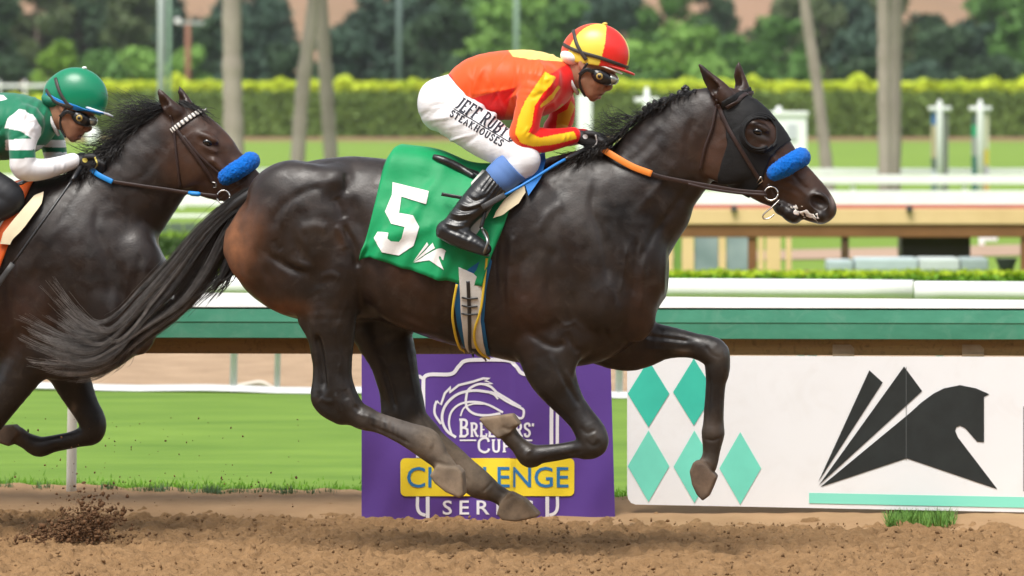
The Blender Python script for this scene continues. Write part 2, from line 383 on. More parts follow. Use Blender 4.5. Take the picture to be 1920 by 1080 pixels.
def nets(D, lo, h):
    s = D < 0; c = np.zeros(tuple(k - 1 for k in D.shape), np.int8)
    for a in (0, 1):
        for b in (0, 1):
            for e in (0, 1): c += s[a:s.shape[0] - 1 + a, b:s.shape[1] - 1 + b, e:s.shape[2] - 1 + e]
    I = np.argwhere((c > 0) & (c < 8)); cor = {}
    for a in (0, 1):
        for b in (0, 1):
            for e in (0, 1): cor[a, b, e] = D[I[:, 0] + a, I[:, 1] + b, I[:, 2] + e]
    S = np.zeros((len(I), 3)); N = np.zeros(len(I))
    for p in cor:
        for k in range(3):
            if p[k]: continue
            q = tuple(1 if j == k else p[j] for j in range(3)); a, b = cor[p], cor[q]; m = (a < 0) != (b < 0)
            t = np.where(m, a / np.where(m, a - b, 1), 0); P = np.tile(np.array(p, float), (len(I), 1)); P[:, k] = t; S[m] += P[m]; N[m] += 1
    V = lo + h * (I + S / N[:, None]); idx = np.full(c.shape, -1, np.int32); idx[tuple(I.T)] = np.arange(len(I)); F = []
    for k in range(3):
        a = [slice(None)] * 3; b = [slice(None)] * 3; a[k] = slice(0, -1); b[k] = slice(1, None)
        sa, sb = s[tuple(a)], s[tuple(b)]; E = np.argwhere(sa != sb); i, j = [q for q in range(3) if q != k]
        E = E[(E[:, i] > 0) & (E[:, j] > 0) & (E[:, i] < c.shape[i]) & (E[:, j] < c.shape[j])]
        inn = sa[tuple(E.T)]; o = np.zeros(3, int)
        def at(di, dj):
            q = E.copy(); q[:, i] -= di; q[:, j] -= dj; return idx[tuple(q.T)]
        Q = np.stack([at(1, 1), at(0, 1), at(0, 0), at(1, 0)], 1); fl = inn if k != 1 else ~inn
        Q[~fl] = Q[~fl][:, ::-1]; F.append(Q)
    F = np.concatenate(F); F = F[(F >= 0).all(1)]
    # light relaxation
    for _ in range(2):
        A = np.zeros_like(V); n_ = np.zeros(len(V))
        for p in range(4):
            np.add.at(A, F[:, p], V[F[:, (p + 1) % 4]] + V[F[:, (p + 3) % 4]]); np.add.at(n_, F[:, p], 2)
        n_ = np.maximum(n_, 1); V = V + .4 * (A / n_[:, None] - V)
    return V, F
def inpoly(p, poly):
    x, y = p[..., 0], p[..., 1]; r = np.zeros(x.shape, bool); n = len(poly)
    for i in range(n):
        x0, y0 = poly[i]; x1, y1 = poly[i - 1]
        r ^= ((y0 > y) != (y1 > y)) & (x < (x1 - x0) * (y - y0) / ((y1 - y0) or 1e-9) + x0)
    return r
def hair(strands, sides=3):
    vs, fs, cs, n = [], [], [], 0
    for P, r0, r1, c0, c1 in strands:
        t = tangents(P); m = len(P); ref = np.array([.3, .9, .2])
        a = np.cross(t, ref); a /= np.maximum(np.linalg.norm(a, axis=1, keepdims=True), 1e-9); b = np.cross(t, a); r = np.linspace(r0, r1, m)[:, None]
        R = np.stack([P + r * (math.cos(q) * a + math.sin(q) * b) for q in np.arange(sides) * 2 * math.pi / sides], 1).reshape(-1, 3)
        i = np.arange(m - 1)[:, None] * sides; j = np.arange(sides)[None]; j2 = (j + 1) % sides
        fs.append(np.stack([i + j, i + j2, i + j2 + sides, i + j + sides], -1).reshape(-1, 4) + n)
        s = np.linspace(0, 1, m)[:, None]; cs.append(np.repeat(np.array(c0) * (1 - s) + np.array(c1) * s, sides, 0)); vs.append(R); n += len(R)
    return np.concatenate(vs), np.concatenate(fs), np.concatenate(cs)

def vnormals(v, f):
    n = np.zeros_like(v); fn = np.cross(v[f[:, 2]] - v[f[:, 0]], v[f[:, 3]] - v[f[:, 1]])
    for k in range(4): np.add.at(n, f[:, k], fn)
    return n / np.maximum(np.linalg.norm(n, axis=1, keepdims=True), 1e-12)
def noise3(p, scale, seed):
    """smooth value noise at points p, feature size = scale"""
    R = np.random.default_rng(seed); G = R.random((32, 32, 32)).astype(np.float32) - .5; q = p / scale + 100; i = np.floor(q).astype(int); t = q - i; t = t * t * (3 - 2 * t); r = 0
    for a in (0, 1):
        for b in (0, 1):
            for c in (0, 1):
                w_ = (t[:, 0] if a else 1 - t[:, 0]) * (t[:, 1] if b else 1 - t[:, 1]) * (t[:, 2] if c else 1 - t[:, 2]); r = r + w_ * G[(i[:, 0] + a) % 32, (i[:, 1] + b) % 32, (i[:, 2] + c) % 32]
    return r
def relief(m, fr, lines, side=lambda v: v[:, 1] < .02, inv=None):
    """raised and sunk lines (muscle edges, tendons, veins, cloth folds): (points px, width px, height m)"""
    v, f = m[0], m[1]; n = vnormals(v, f); p = fr.pix(v); d = np.zeros(len(v)); sd_ = side(v)
    for pts, wd, am in lines:
        q = spline([inv(*z) for z in pts] if inv else pts, max(6, len(pts) * 6)); best = np.full(len(v), 1e9); tt = np.zeros(len(v)); lo_, hi_ = q.min(0) - 4 * wd, q.max(0) + 4 * wd
        k = np.where(sd_ & (p[:, 0] > lo_[0]) & (p[:, 0] < hi_[0]) & (p[:, 1] > lo_[1]) & (p[:, 1] < hi_[1]))[0]
        if not len(k): continue
        for i in range(len(q) - 1):
            a, b = q[i], q[i + 1]; t = np.clip((p[k] - a) @ (b - a) / ((b - a) @ (b - a) + 1e-9), 0, 1); e = np.hypot(*(p[k] - a - t[:, None] * (b - a)).T); m_ = e < best[k]
            best[k[m_]] = e[m_]; tt[k[m_]] = (i + t[m_]) / (len(q) - 1)
        d[k] += am * np.exp(-(best[k] / wd) ** 2) * np.clip(np.sin(np.clip(tt[k], .02, .98) * math.pi) * 2.2, 0, 1)
    return (v + n * d[:, None], f) + tuple(m[2:])
# ------------------------------------------------------------------ ground, turf and far setting
lin = lambda a, x0, x1, y0, y1: y0 + (a - x0) / (x1 - x0) * (y1 - y0)
D_toe = lambda px: GY(958 + px * .0155)
D_crest = lambda px: GY(924 + px * .0205) * .997
D_turf0 = lambda px: D_crest(px) + .02
D_kerb = lambda px: GY(733 + (px - 100) / 1050 * 15)
D_rail = lambda px: 22.4 * (1 - (px - 960) / 1680 * .011)
XS = np.linspace(-900, 2900, 96)
def struct(name, mesh, m, kind='structure'):
    o = link(name, mk(name, mesh[0], mesh[1], m, *mesh[2:])); o['kind'] = kind; return o
def sheet(xs, d0, d1, z, nd=2, dz=None):
    v = []; f = []
    for i, x in enumerate(xs):
        a, b = d0(x), d1(x)
        for j in range(nd):
            D = a + (b - a) * j / (nd - 1); v.append(((x - 960) * D / FPX, D, z if dz is None else z + dz(x, j / (nd - 1))))
    for i in range(len(xs) - 1):
        for j in range(nd - 1): a = i * nd + j; f.append((a, a + nd, a + nd + 1, a + 1))
    return np.array(v), f
def grid(x0, x1, nx, y0, y1, ny, Z):
    X, Y = np.meshgrid(np.linspace(x0, x1, nx), np.linspace(y0, y1, ny), indexing='ij'); v = np.stack([X, Y, Z], -1).reshape(-1, 3)
    i = np.arange(nx - 1)[:, None] * ny + np.arange(ny - 1)[None]; return v, np.stack([i, i + ny, i + ny + 1, i + 1], -1).reshape(-1, 4)

M_DIRT = mat('track_dirt', (.325, .196, .096), (.208, .122, .058), rough=.95, scale=14., spec=.1, bump=.9, bscale=70., bdist=.015, detail=10.)
M_CLOD = mat('dirt_clod', (.28, .172, .088), (.165, .098, .05), rough=.95, scale=40., spec=.1, bump=.4, bscale=200., bdist=.004)
M_BERM = mat('berm_dirt', (.36, .230, .125), (.275, .170, .09), rough=.95, scale=3., spec=.1, bump=.35, bscale=40., bdist=.01, detail=8., stretch=(1, 1, 3))
M_TURF = mat('turf', (.165, .270, .038), (.098, .185, .023), rough=.85, scale=1.3, spec=.15, bump=.3, bscale=30., bdist=.02, detail=8., stretch=(.5, 1.5, 1))
M_SAND = mat('sand', (.44, .31, .20), (.32, .22, .14), rough=.95, scale=2.5, spec=.1, bump=.9, bscale=20., bdist=.03, detail=8.)
M_LAWN = mat('infield_lawn', (.19, .29, .045), (.14, .225, .035), rough=.9, scale=.12, spec=.1, bump=.4, bscale=6., bdist=.05, detail=6.)
M_HILL = mat('dry_hillside', (.30, .185, .125), (.22, .15, .09), rough=1., scale=.02, spec=.05, detail=8.)
M_PATH = mat('path', (.42, .29, .21), (.34, .24, .17), rough=.95, scale=.3, spec=.1)

NX, NY = 560, 420
Z = .018 * vnoise(NX, NY, (20, 16), 1) + .030 * vnoise(NX, NY, (60, 44), 2) + .038 * vnoise(NX, NY, (130, 96), 3) + .038 * vnoise(NX, NY, (240, 180), 9)
Z += .030 * np.maximum(0, vnoise(NX, NY, (150, 110), 4) - .12) - .016
struct('dirt_track', grid(-3.3, 3.3, NX, 18.3, 23.4, NY, Z - .004), M_DIRT)
for a_, b_, c_, d_ in ((-280, -3.3, 17.2, 23.4), (3.3, 280, 17.2, 23.4), (-3.3, 3.3, 17.2, 18.3)): struct('dirt_track', grid(a_, b_, 8, c_, d_, 4, np.full((8, 4), -.02)), M_DIRT)
struct('dirt_track', grid(-280, 280, 40, -85, 17.2, 6, np.full((40, 6), -.02)), M_DIRT)
struct('ground', grid(-280, 280, 4, 24.0, 640, 4, np.full((4, 4), -.03)), M_LAWN)
def berm_h(x, t):
    gap = 1 - math.exp(-((x - 1725) / 52) ** 4)
    n = .006 * math.sin(x * .013) + .005 * math.sin(x * .041 + 1) + .004 * math.sin(x * .11 + t * 4)
    return (.045 * math.sin(math.pi * min(1, t * .62 + .02)) ** .7 + n * t) * gap
xs2 = np.linspace(-500, 2500, 320)
struct('dirt_berm', sheet(xs2, lambda p: D_toe(p) - .02, lambda p: D_crest(p) + .25, -.035, 16, lambda x, t: berm_h(x, t) + .024 * min(1, t * 6)), M_BERM)
tf = sheet(XS, lambda p: D_turf0(p) - .1, lambda p: D_kerb(p) + .3, .006, 40); struct('turf_course', tf, M_TURF)
struct('sand_strip', sheet(XS, lambda p: D_kerb(p) + .2, lambda p: GY(655), -.004, 14, lambda x, t: .07 * t + (.02 * (1 + math.sin(x * .011)) + .012 * (1 + math.sin(x * .03 + t * 5))) * min(1, t * 3)), M_SAND)
struct('path', sheet(np.linspace(1200, 2600, 20), lambda p: GY(484 - (p - 1480) * .018), lambda p: GY(466 - (p - 1480) * .022), -.015), M_PATH)
struct('path', sheet(XS, lambda p: GY(264), lambda p: GY(257), -.012), mat('bark_strip', (.28, .15, .08), (.2, .12, .06), rough=1., scale=.2))

def clods(P, r, seed):
    """small crumbs, one lumpy octahedron-like stone each (20 faces)"""
    R = np.random.default_rng(seed); t = (1 + 5 ** .5) / 2
    ico = np.array([(-1, t, 0), (1, t, 0), (-1, -t, 0), (1, -t, 0), (0, -1, t), (0, 1, t), (0, -1, -t), (0, 1, -t), (t, 0, -1), (t, 0, 1), (-t, 0, -1), (-t, 0, 1)]) / 1.9
    F = np.array([(0, 11, 5), (0, 5, 1), (0, 1, 7), (0, 7, 10), (0, 10, 11), (1, 5, 9), (5, 11, 4), (11, 10, 2), (10, 7, 6), (7, 1, 8), (3, 9, 4), (3, 4, 2), (3, 2, 6), (3, 6, 8), (3, 8, 9), (4, 9, 5), (2, 4, 11), (6, 2, 10), (8, 6, 7), (9, 8, 1)])
    n = len(P); V = ico[None] * (1 + 1.0 * (R.random((n, 12, 1)) - .5)) * r[:, None, None] * R.uniform(.6, 1.3, (n, 1, 3)) + P[:, None]
    return V.reshape(-1, 3), (F[None] + 12 * np.arange(n)[:, None, None]).reshape(-1, 3)
R_ = np.random.default_rng(5); n = 5200
Pc = np.stack([R_.uniform(-3.2, 3.2, n), R_.uniform(18.4, 23.0, n), np.zeros(n)], 1); rr = .002 + .0095 * R_.random(n) ** 5
pxc = 960 + Pc[:, 0] / Pc[:, 1] * FPX; keep = Pc[:, 1] < np.array([D_toe(p) for p in pxc]) + .03; Pc, rr = Pc[keep], rr[keep]; Pc[:, 2] = rr * .3
struct('dirt_clods', (*clods(Pc, rr, 6), None, False), M_CLOD, 'stuff')
n = 4200; a = R_.normal(size=(n, 2)); u = np.abs(R_.normal(size=n))
px = 140 + a[:, 0] * 34 + 30 * (u > 1) ; py = 1012 - u * 34 + np.abs(a[:, 1]) * 6
near = R_.random(n) < .33; px[near] = 120 + R_.normal(size=near.sum()) * 75; py[near] = 1018 + R_.normal(size=near.sum()) * 9
Dq = 21.3 + R_.normal(size=n) * .10
struct('dirt_spray', (*clods(np.array([W(*t) for t in zip(px, np.clip(py, 905, 1034), Dq)]), .0018 + .0105 * R_.random(n) ** 4, 7), None, False), mat('wet_dirt', (.17, .09, .045), (.10, .055, .03), rough=.9, scale=50., spec=.1), 'stuff')
n = 150; struct('dirt_specks', (*clods(np.array([W(R_.uniform(0, 560), R_.uniform(780, 960) if i % 3 else R_.uniform(870, 950), 21.2 + R_.normal() * .2) for i in range(n)]), .002 + .005 * R_.random(n) ** 3, 8), None, False), MATS['wet_dirt'], 'stuff')

# grass blades
def blades(pos, h, wd, seed, lean=.5):
    R = np.random.default_rng(seed); n = len(pos); a = R.random(n) * 6.28; b = R.random(n) * 6.28; h = np.asarray(h); d = np.stack([np.cos(a), np.sin(a), np.zeros(n)], 1) * (wd / 2)[:, None] if np.ndim(wd) else np.stack([np.cos(a), np.sin(a), np.zeros(n)], 1) * wd / 2
    tip = pos + np.stack([np.cos(b) * h * lean * R.random(n), np.sin(b) * h * lean * R.random(n), h], 1)
    return np.stack([pos - d, pos + d, tip], 1).reshape(-1, 3), np.arange(3 * n).reshape(-1, 3)
M_BLADE = mat('grass_blade', (.175, .295, .036), (.135, .245, .028), rough=.6, scale=2., spec=.25)
n = 12000; px = R_.uniform(-60, 1980, n); D = np.array([D_turf0(p) for p in px]) + np.abs(R_.normal(size=n)) * .35
pos = np.stack([(px - 960) * D / FPX, D, np.full(n, .004)], 1)
struct('verge_grass', (*blades(pos, R_.uniform(.012, .040, n), .010, 2, .6), None, False), mat('verge_blade', (.155, .32, .024), (.105, .25, .018), rough=.6, scale=2., spec=.25), 'stuff')
pp = [];
for cx in list(R_.uniform(180, 660, 26)) + list(R_.uniform(0, 120, 4)):
    for k in range(26): D = D_turf0(cx) + R_.normal() * .04; pp.append((((cx + R_.normal() * 9) - 960) * D / FPX, D, .0))
pp = np.array(pp); struct('verge_weeds', (*blades(pp, R_.uniform(.03, .085, len(pp)), .012, 3, .7), None, False), mat('weed_leaf', (.16, .25, .13), (.10, .19, .08), rough=.6, scale=3.), 'stuff')
pp = np.array([((x - 960) * D / FPX, D, -.01) for x, D in zip(R_.uniform(1662, 1790, 1100), R_.uniform(21.95, 22.36, 1100))])
struct('grass_tuft', (*blades(pp, R_.uniform(.025, .075, len(pp)), .011, 4, .8), None, False), mat('tuft_blade', (.17, .33, .06), (.10, .23, .04), rough=.6, scale=6.), 'stuff')

# ------------------------------------------------------------------ paint and wood
M_WHITE = mat('white_paint', (.86, .86, .85), (.80, .80, .78), rough=.45, scale=3., spec=.4, bump=.05, bscale=30.)
M_GREY = mat('dusty_white_cap', (.60, .60, .57), (.50, .48, .44), rough=.6, scale=6., detail=8.)
M_GREEN = mat('green_rail_paint', (.085, .330, .215), (.055, .250, .158), rough=.42, scale=4., spec=.5, detail=10., bump=.08, bscale=12., stretch=(1, 1, 2.5), flecks=((.22, .40, .30), 7., .35))
M_WOOD = mat('brown_rail_board', (.32, .18, .062), (.24, .13, .042), rough=.7, scale=6., stretch=(.3, 1, 4), detail=8., bump=.2, bscale=40., flecks=((.06, .035, .015), 30., .7))
M_TAN = mat('tan_paint', (.72, .52, .27), (.64, .45, .22), rough=.6, scale=2.)
M_BROWN = mat('brown_paint_and_shade', (.22, .10, .035), (.17, .075, .025), rough=.6, scale=2.)
def beam(xs, ring):
    v = []; n = None
    for x in xs:
        r = [W(x, y, D) for y, D in ring(x)]; n = len(r); v += r
    f = []
    for i in range(len(xs) - 1):
        for j in range(n): a, b = i * n + j, i * n + (j + 1) % n; f.append((a, b, b + n, a + n))
    f += [tuple(range(n - 1, -1, -1)), tuple(range((len(xs) - 1) * n, len(xs) * n))]
    return np.array(v), f
M_POST0 = mat('gloss_white_post', (.82, .81, .76), (.74, .72, .66), rough=.4, scale=5.)
# near track rail
rail = Thing('track_rail', 'green fronted inner rail of the dirt track with grey cap and brown underboard', 'rail', WORLD, W(960, 972, 22.4) * [1, 1, 0])
seg = [(-1500, 3600)]
yt = lambda x: lin(x, 240, 1920, 577, 580); yb = lambda x: lin(x, 240, 1920, 633.5, 637); yc = lambda x: lin(x, 240, 1920, 547, 562); yw = lambda x: lin(x, 240, 1920, 662.5, 667)
for a, b in seg:
    X_ = np.linspace(a, b, 60)
    rail.part('fascia', (*beam(X_, lambda x: [(yt(x) + 3, D_rail(x)), (lin(.45, 0, 1, yt(x), yb(x)), D_rail(x) - .004), (lin(.5, 0, 1, yt(x), yb(x)), D_rail(x)), (yb(x) - 1, D_rail(x) + .004), (yb(x), D_rail(x) + .012), (yb(x), D_rail(x) + .05), (yt(x) + 6, D_rail(x) + .05), (yt(x) - 1, D_rail(x) + .03), (yt(x), D_rail(x) + .01)]), None, False), M_GREEN)
    rail.part('cap', (*beam(X_, lambda x: [(yt(x) - 1.5, D_rail(x) - .004), (yt(x) - 3.2, D_rail(x) - .002), (yc(x), D_rail(x) + .44), (yc(x) + 3, D_rail(x) + .45), (yt(x) + 3, D_rail(x) + .055), (yt(x) - .6, D_rail(x) + .02)]), None, False), M_GREY)
    rail.part('underboard', (*beam(X_, lambda x: [(yb(x) - 4, D_rail(x) + .07), (yw(x), D_rail(x) + .075), (yw(x) - 2, D_rail(x) + .12), (yb(x) - 4, D_rail(x) + .12)]), None, False), M_WOOD)
for x in (1581, 1824):
    D = D_rail(x) + .07
    rail.part('bracket', beam([x - 20, x + 21], lambda q_: [(646, D), (662, D), (666, D - .02), (670, D - .02), (670, D + .01), (646, D + .01)])[:2] + (None, False), mat('bracket_metal', (.33, .24, .15), (.27, .18, .10), rough=.5, scale=20.))
for x in (-330, 131, 1053, 1514, 1975):
    xb = x + 2; Db = D_rail(x) + .95; P0, P1, P2 = W(xb, lin(x, 131, 1100, 922, 935), Db) - [0, 0, .12], W(x + 5, 760, Db), W(x + 9, 655, Db - .12)
    rail.part('post', tube(spline([P0, P1, P2, W(x + 10, 600, Db - .3)], 10), .0265, 12), M_POST0)
# turf rail behind
tr = Thing('turf_rail', 'white turf course rail on thin posts just behind the green rail', 'rail', WORLD, W(960, 745, D_kerb(960)) * [1, 1, 0])
Dt = lambda x: D_kerb(x) - .35
for a, b in ((-1400, 1712), (1714, 3200)):
    o_ = 0 if a < 0 else 2.2
    tr.part('rail', beam(np.linspace(a, b, 30), lambda x: [(lin(x, 240, 1920, 516, 526) + o_ + k, Dt(x) + e) for k, e in ((4, -.07), (1, -.03), (0, .03), (2, .08), (30, .08), (36, .02), (34, -.05), (24, -.075))]), M_WHITE)
for x in (-300, 275, 437, 519, 700, 1010, 1160, 1500, 1760, 2080):
    D = D_kerb(x) + (.05 if x not in (275, 1010) else 4.2); b = W(x, 0, D); 
    tr.part('post', tube([(b[0], b[1], -.05), (b[0] + .01, b[1], .45), (b[0] + .005, b[1] - .1, .79)], .027 if x != 519 else .022, 10), mat('post_paint', (.62, .64, .60), (.5, .52, .49), rough=.5, scale=6.))
kb = sheet(np.linspace(-900, 2900, 60), lambda p: D_kerb(p) - .05, lambda p: D_kerb(p) + .12, .0, 5, lambda x, t: .055 * math.sin(math.pi * (.1 + .8 * t)) + .006 * math.sin(x * .02))
solo('kerb_edging', 'low white edging along the far side of the turf course', 'edging', kb, M_WHITE)
hz = tube(spline([W(x, y, D_kerb(x) + .35) for x, y in ((400, 730), (430, 727), (460, 722), (490, 718), (515, 730), (540, 736), (575, 735))], 40), .02, 8)
solo('hose', 'pale hose lying in a loop on the sand behind the turf edge', 'hose', hz, mat('hose_rubber', (.70, .62, .52), rough=.5))

# white sponsor board with emblem
def plate(name, label, cat, poly, D, thick, m):
    t = Thing(name, label, cat, WORLD, W(poly[0][0], poly[0][1], D(poly[0][0])))
    v2, f = tri2d([poly], 60); fr_ = np.array([W(x, y, D(x)) for x, y in v2]); n_ = len(v2); bk = fr_ + [0, thick, 0]
    loop = len(poly); ed = [(i, (i + 1) % loop, (i + 1) % loop + n_, i + n_) for i in range(loop)]
    return t, fr_, f, bk
Dbd = lambda x: D_rail(x) + .02
ol = [(1176, 690), (1177, 672), (1182, 667), (2400, 671), (2400, 972)] + [(1920, 960.5), (1400, 950), (1192, 946)] + [(1183, 943), (1178, 936), (1176, 926)]
ol = ol[::-1]
def extr(poly, D, th, maxlen=50):
    bm = bmesh.new(); bm.faces.new([bm.verts.new(Vector(W(x, y, D(x)))) for x, y in poly])
    r = bmesh.ops.extrude_face_region(bm, geom=bm.faces[:]); bmesh.ops.translate(bm, verts=[q for q in r['geom'] if isinstance(q, bmesh.types.BMVert)], vec=(0, th, 0))
    bmesh.ops.triangulate(bm, faces=bm.faces[:]); bmesh.ops.recalc_face_normals(bm, faces=bm.faces[:]); bm.verts.index_update()
    m_ = np.array([p.co[:] for p in bm.verts]), [tuple(p.index for p in q.verts) for q in bm.faces]; bm.free(); return m_
board = Thing('sponsor_board', 'white advertising board with teal diamonds and a black folded page horse emblem', 'board', WORLD, W(1800, 960, 22.3))
bd = extr(ol, Dbd, .018); board.part('panel', (*bd, None, False), mat('board_white', (.87, .88, .89), (.84, .845, .85), rough=.4, scale=2.5, detail=8., flecks=((.5, .42, .33), 5., .10)))
BVB = bvh_of(bd)
def prnt(th, name, polys, bvh, m, fr=WORLD, off=.003, maxlen=40, parent=None):
    v2, f = polys if isinstance(polys, tuple) else tri2d(polys, maxlen); return th.part(name, (*orient_out(decal(fr, bvh, v2, f, off), fr), None, False), m, parent)
M_TEAL = mat('teal_print', (.055, .56, .42), rough=.4, var=.1, scale=3.); M_TEAL2 = mat('pale_teal_print', (.19, .72, .56), rough=.4, var=.1, scale=3.); M_BLACK = mat('black_print', (.022, .026, .026), (.032, .038, .038), rough=.4, scale=8.)
for cx, cy, hh, mm in ((1216, 738, 63, M_TEAL), (1301, 735, 63, M_TEAL), (1216, 874, 67, M_TEAL2), (1302, 875, 68, M_TEAL2), (1388, 878, 68, M_TEAL2)):
    top = max(cy - hh, 672); dx = 39 * (hh - (cy - top)) / hh
    prnt(board, 'diamond', [[(cx - 39, cy), (cx - dx, top), (cx + dx + .01, top), (cx + 39, cy), (cx, cy + hh)]], BVB, mm)
LOGO = {'page': [(1630, 694), (1655, 717), (1534, 904)], 'cover': [(1695, 687), (1729, 733), (1535, 910)],
        'horse_head': [(1538, 913), (1705, 775), (1727, 755), (1750, 738), (1770, 728), (1800, 722), (1830, 728), (1855, 739), (1845, 744), (1845, 829), (1832, 828), (1810, 803), (1800, 798), (1793, 801), (1791, 808), (1796, 820), (1870, 917), (1700, 859)]}
for nm, pl in LOGO.items(): prnt(board, nm, [pl], BVB, M_BLACK)
prnt(board, 'stripe', [[(1517, 924), (1920, 932), (2300, 939), (2300, 960), (1920, 952), (1517, 943.5)]], BVB, mat('mint_print', (.26, .78, .62), rough=.4))
prnt(board, 'letter', [[(1919, 762), (1936, 762), (1936, 921), (1919, 921)]], BVB, M_BLACK)
seamv = beam([1698.6, 1699.6], lambda x: [(688, D_rail(x) + .0155), (862, D_rail(x) + .0155), (862, D_rail(x) + .02), (688, D_rail(x) + .02)])
board.part('seam', (*seamv, None, False), mat('seam_grey', (.12, .13, .13), rough=.5))

# purple banner
ban = Thing('banner', 'purple cloth banner printed with horse head, yellow CHALLENGE box and SERIES', 'banner', WORLD, W(915, 972, 22.3))
bx = np.linspace(678, 1149, 80); by = np.linspace(664, 974, 50); bv = []
for x in bx:
    for y in by:
        u, t = (x - 678) / 471, (y - 664) / 310
        w_ = .010 * math.sin(u * 15 + t * 3) * (.4 + t) + .012 * math.sin(u * 5 - t * 6 + 1) + .006 * math.sin(u * 31 + t * 9) * t + .012 * math.sin((u - t * .6) * 9) * (u > .6)
        e = (1 if u > .5 else -1) * 0 + (lin(t, 0, 1, -9 * (u - .5), 9 * (u - .5)) if u > .5 else 0)
        bv.append(W(x + e, y + 5 * u * t + 1.5 * math.sin(u * 9) * t, D_rail(x) - .035 + w_))
i = np.arange(79)[:, None] * 50 + np.arange(49)[None]; bf = np.stack([i, i + 1, i + 51, i + 50], -1).reshape(-1, 4); bv = np.array(bv)
ban.part('cloth', (bv, bf), mat('purple_vinyl', (.115, .054, .29), (.098, .044, .255), rough=.42, scale=3., spec=.5, bump=.1, bscale=9., bdist=.02, crease=(4., .25, .02, (1, 1, .5)))); BVN = bvh_of((bv, bf))
M_WP = mat('white_print', (.80, .78, .82), rough=.45); cx_ = 914
fr_l = []
for sg in (-1, 1):
    X2 = lambda d: cx_ + sg * d
    fr_l.append(stroke([(X2(0), 674), (X2(40), 676), (X2(54), 687), (X2(68), 701), (X2(106), 702), (X2(118), 707), (X2(120), 720), (X2(120), 790), (X2(120), 858)], 7, 60))
    fr_l.append(stroke([(X2(121), 709), (X2(131), 712), (X2(131), 790), (X2(131), 858)], 6, 24))
    fr_l += [stroke([(X2(131), 931), (X2(131), 952), (X2(126), 962), (X2(116), 966)], 6, 16), stroke([(X2(112), 931), (X2(112), 971)], 7, 0)]
for fl_ in fr_l: prnt(ban, 'frame_print', fl_, BVN, M_WP, maxlen=12)
Cb = lambda pts: [(660 + a / 3, 640 + b / 3) for a, b in pts]
hh = []
for pts, wd in (([(585, 540), (535, 505), (508, 450), (512, 390), (545, 335), (605, 292), (690, 276), (770, 285)], 5), ([(560, 525), (545, 460), (560, 395), (610, 352), (690, 340), (770, 358), (850, 400)], 4), ([(500, 465), (466, 410), (466, 365), (476, 335)], 4.5),
                ([(610, 420), (630, 375), (680, 352), (740, 352)], 3), ([(640, 330), (655, 272), (715, 240), (775, 252), (812, 285)], 4.5), ([(640, 330), (648, 375), (690, 408), (760, 416), (835, 405)], 4.5), ([(770, 285), (800, 292), (880, 342), (945, 372), (966, 388), (962, 425), (940, 432), (915, 415)], 4.5), ([(812, 285), (870, 320), (950, 368)], 4), ([(775, 290), (800, 300), (822, 325)], 3.5)):
    hh += stroke(Cb(pts), wd)
for pts in ([(476, 335), (500, 356), (522, 292), (556, 256), (547, 288), (600, 246), (682, 226), (738, 208), (775, 209), (748, 220), (790, 236), (740, 240)],): hh += stroke(Cb(pts), 4.5, 0)
prnt(ban, 'horse_print', hh, BVN, M_WP, maxlen=12)
def serif(th, txt, box_, bvh, m, wd, fr=WORLD, off=.003, maxlen=6, parent=None, **k):
    for polys in serif_letters(txt, box_, wd, **k):
        ms = [orient_out(decal(fr, bvh, *tri2d(pl, maxlen), off + .0002 * i), fr) for i, pl in enumerate(polys)]; ms = [x for x in ms if len(x[1])]
        if ms: th.part('letter', (*merge(*ms), None, False), m, parent)
def letters(th, name, txt, box_, bvh, m, fr=WORLD, off=.003, **k):
    v, f = text2d(txt, box_, **k); par = list(range(len(v)))
    def find(a):
        while par[a] != a: par[a] = par[par[a]]; a = par[a]
        return a
    for t_ in f:
        for b in t_[1:]: par[find(b)] = find(t_[0])
    gr = {}
    for t_ in f: gr.setdefault(find(t_[0]), []).append(t_)
    for g in gr.values():
        ids = sorted({i for t_ in g for i in t_}); mp_ = {a: i for i, a in enumerate(ids)}; prnt(th, 'letter', (v[ids], [tuple(mp_[i] for i in t_) for t_ in g]), bvh, m, fr, off)
serif(ban, 'B', (861, 787, 879, 818), BVN, M_WP, 4.6); serif(ban, "REEDERS'", (882, 794, 1002, 818), BVN, M_WP, 4.2)
serif(ban, 'C', (896, 821, 919, 848), BVN, M_WP, 4.4); serif(ban, 'UP', (922, 825, 957, 847), BVN, M_WP, 4.2)
for r_ in ([(862, 824), (893, 824), (893, 827), (862, 827)], [(962, 824), (998, 824), (998, 827), (962, 827)]): prnt(ban, 'rule_print', [r_], BVN, M_WP)
rb = lambda x0, y0, x1, y1, r: [(cx + r * math.cos(a), cy + r * math.sin(a)) for cx, cy, a0 in ((x1 - r, y0 + r, -90), (x1 - r, y1 - r, 0), (x0 + r, y1 - r, 90), (x0 + r, y0 + r, 180)) for a in np.radians(np.linspace(a0, a0 + 90, 6))]
prnt(ban, 'yellow_box', [rb(751, 859, 1077, 930, 9)], BVN, mat('yellow_print', (.88, .66, .035), rough=.45), off=.0045, maxlen=14)
letters(ban, 'lettering', 'CHALLENGE', (763, 875, 1066, 914), BVN, mat('blue_print', (.030, .19, .42), rough=.45), off=.007, bold=.005)
letters(ban, 'lettering', 'SERIES', (830, 938, 1000, 965), BVN, M_WP, bold=.012, space=1.5)

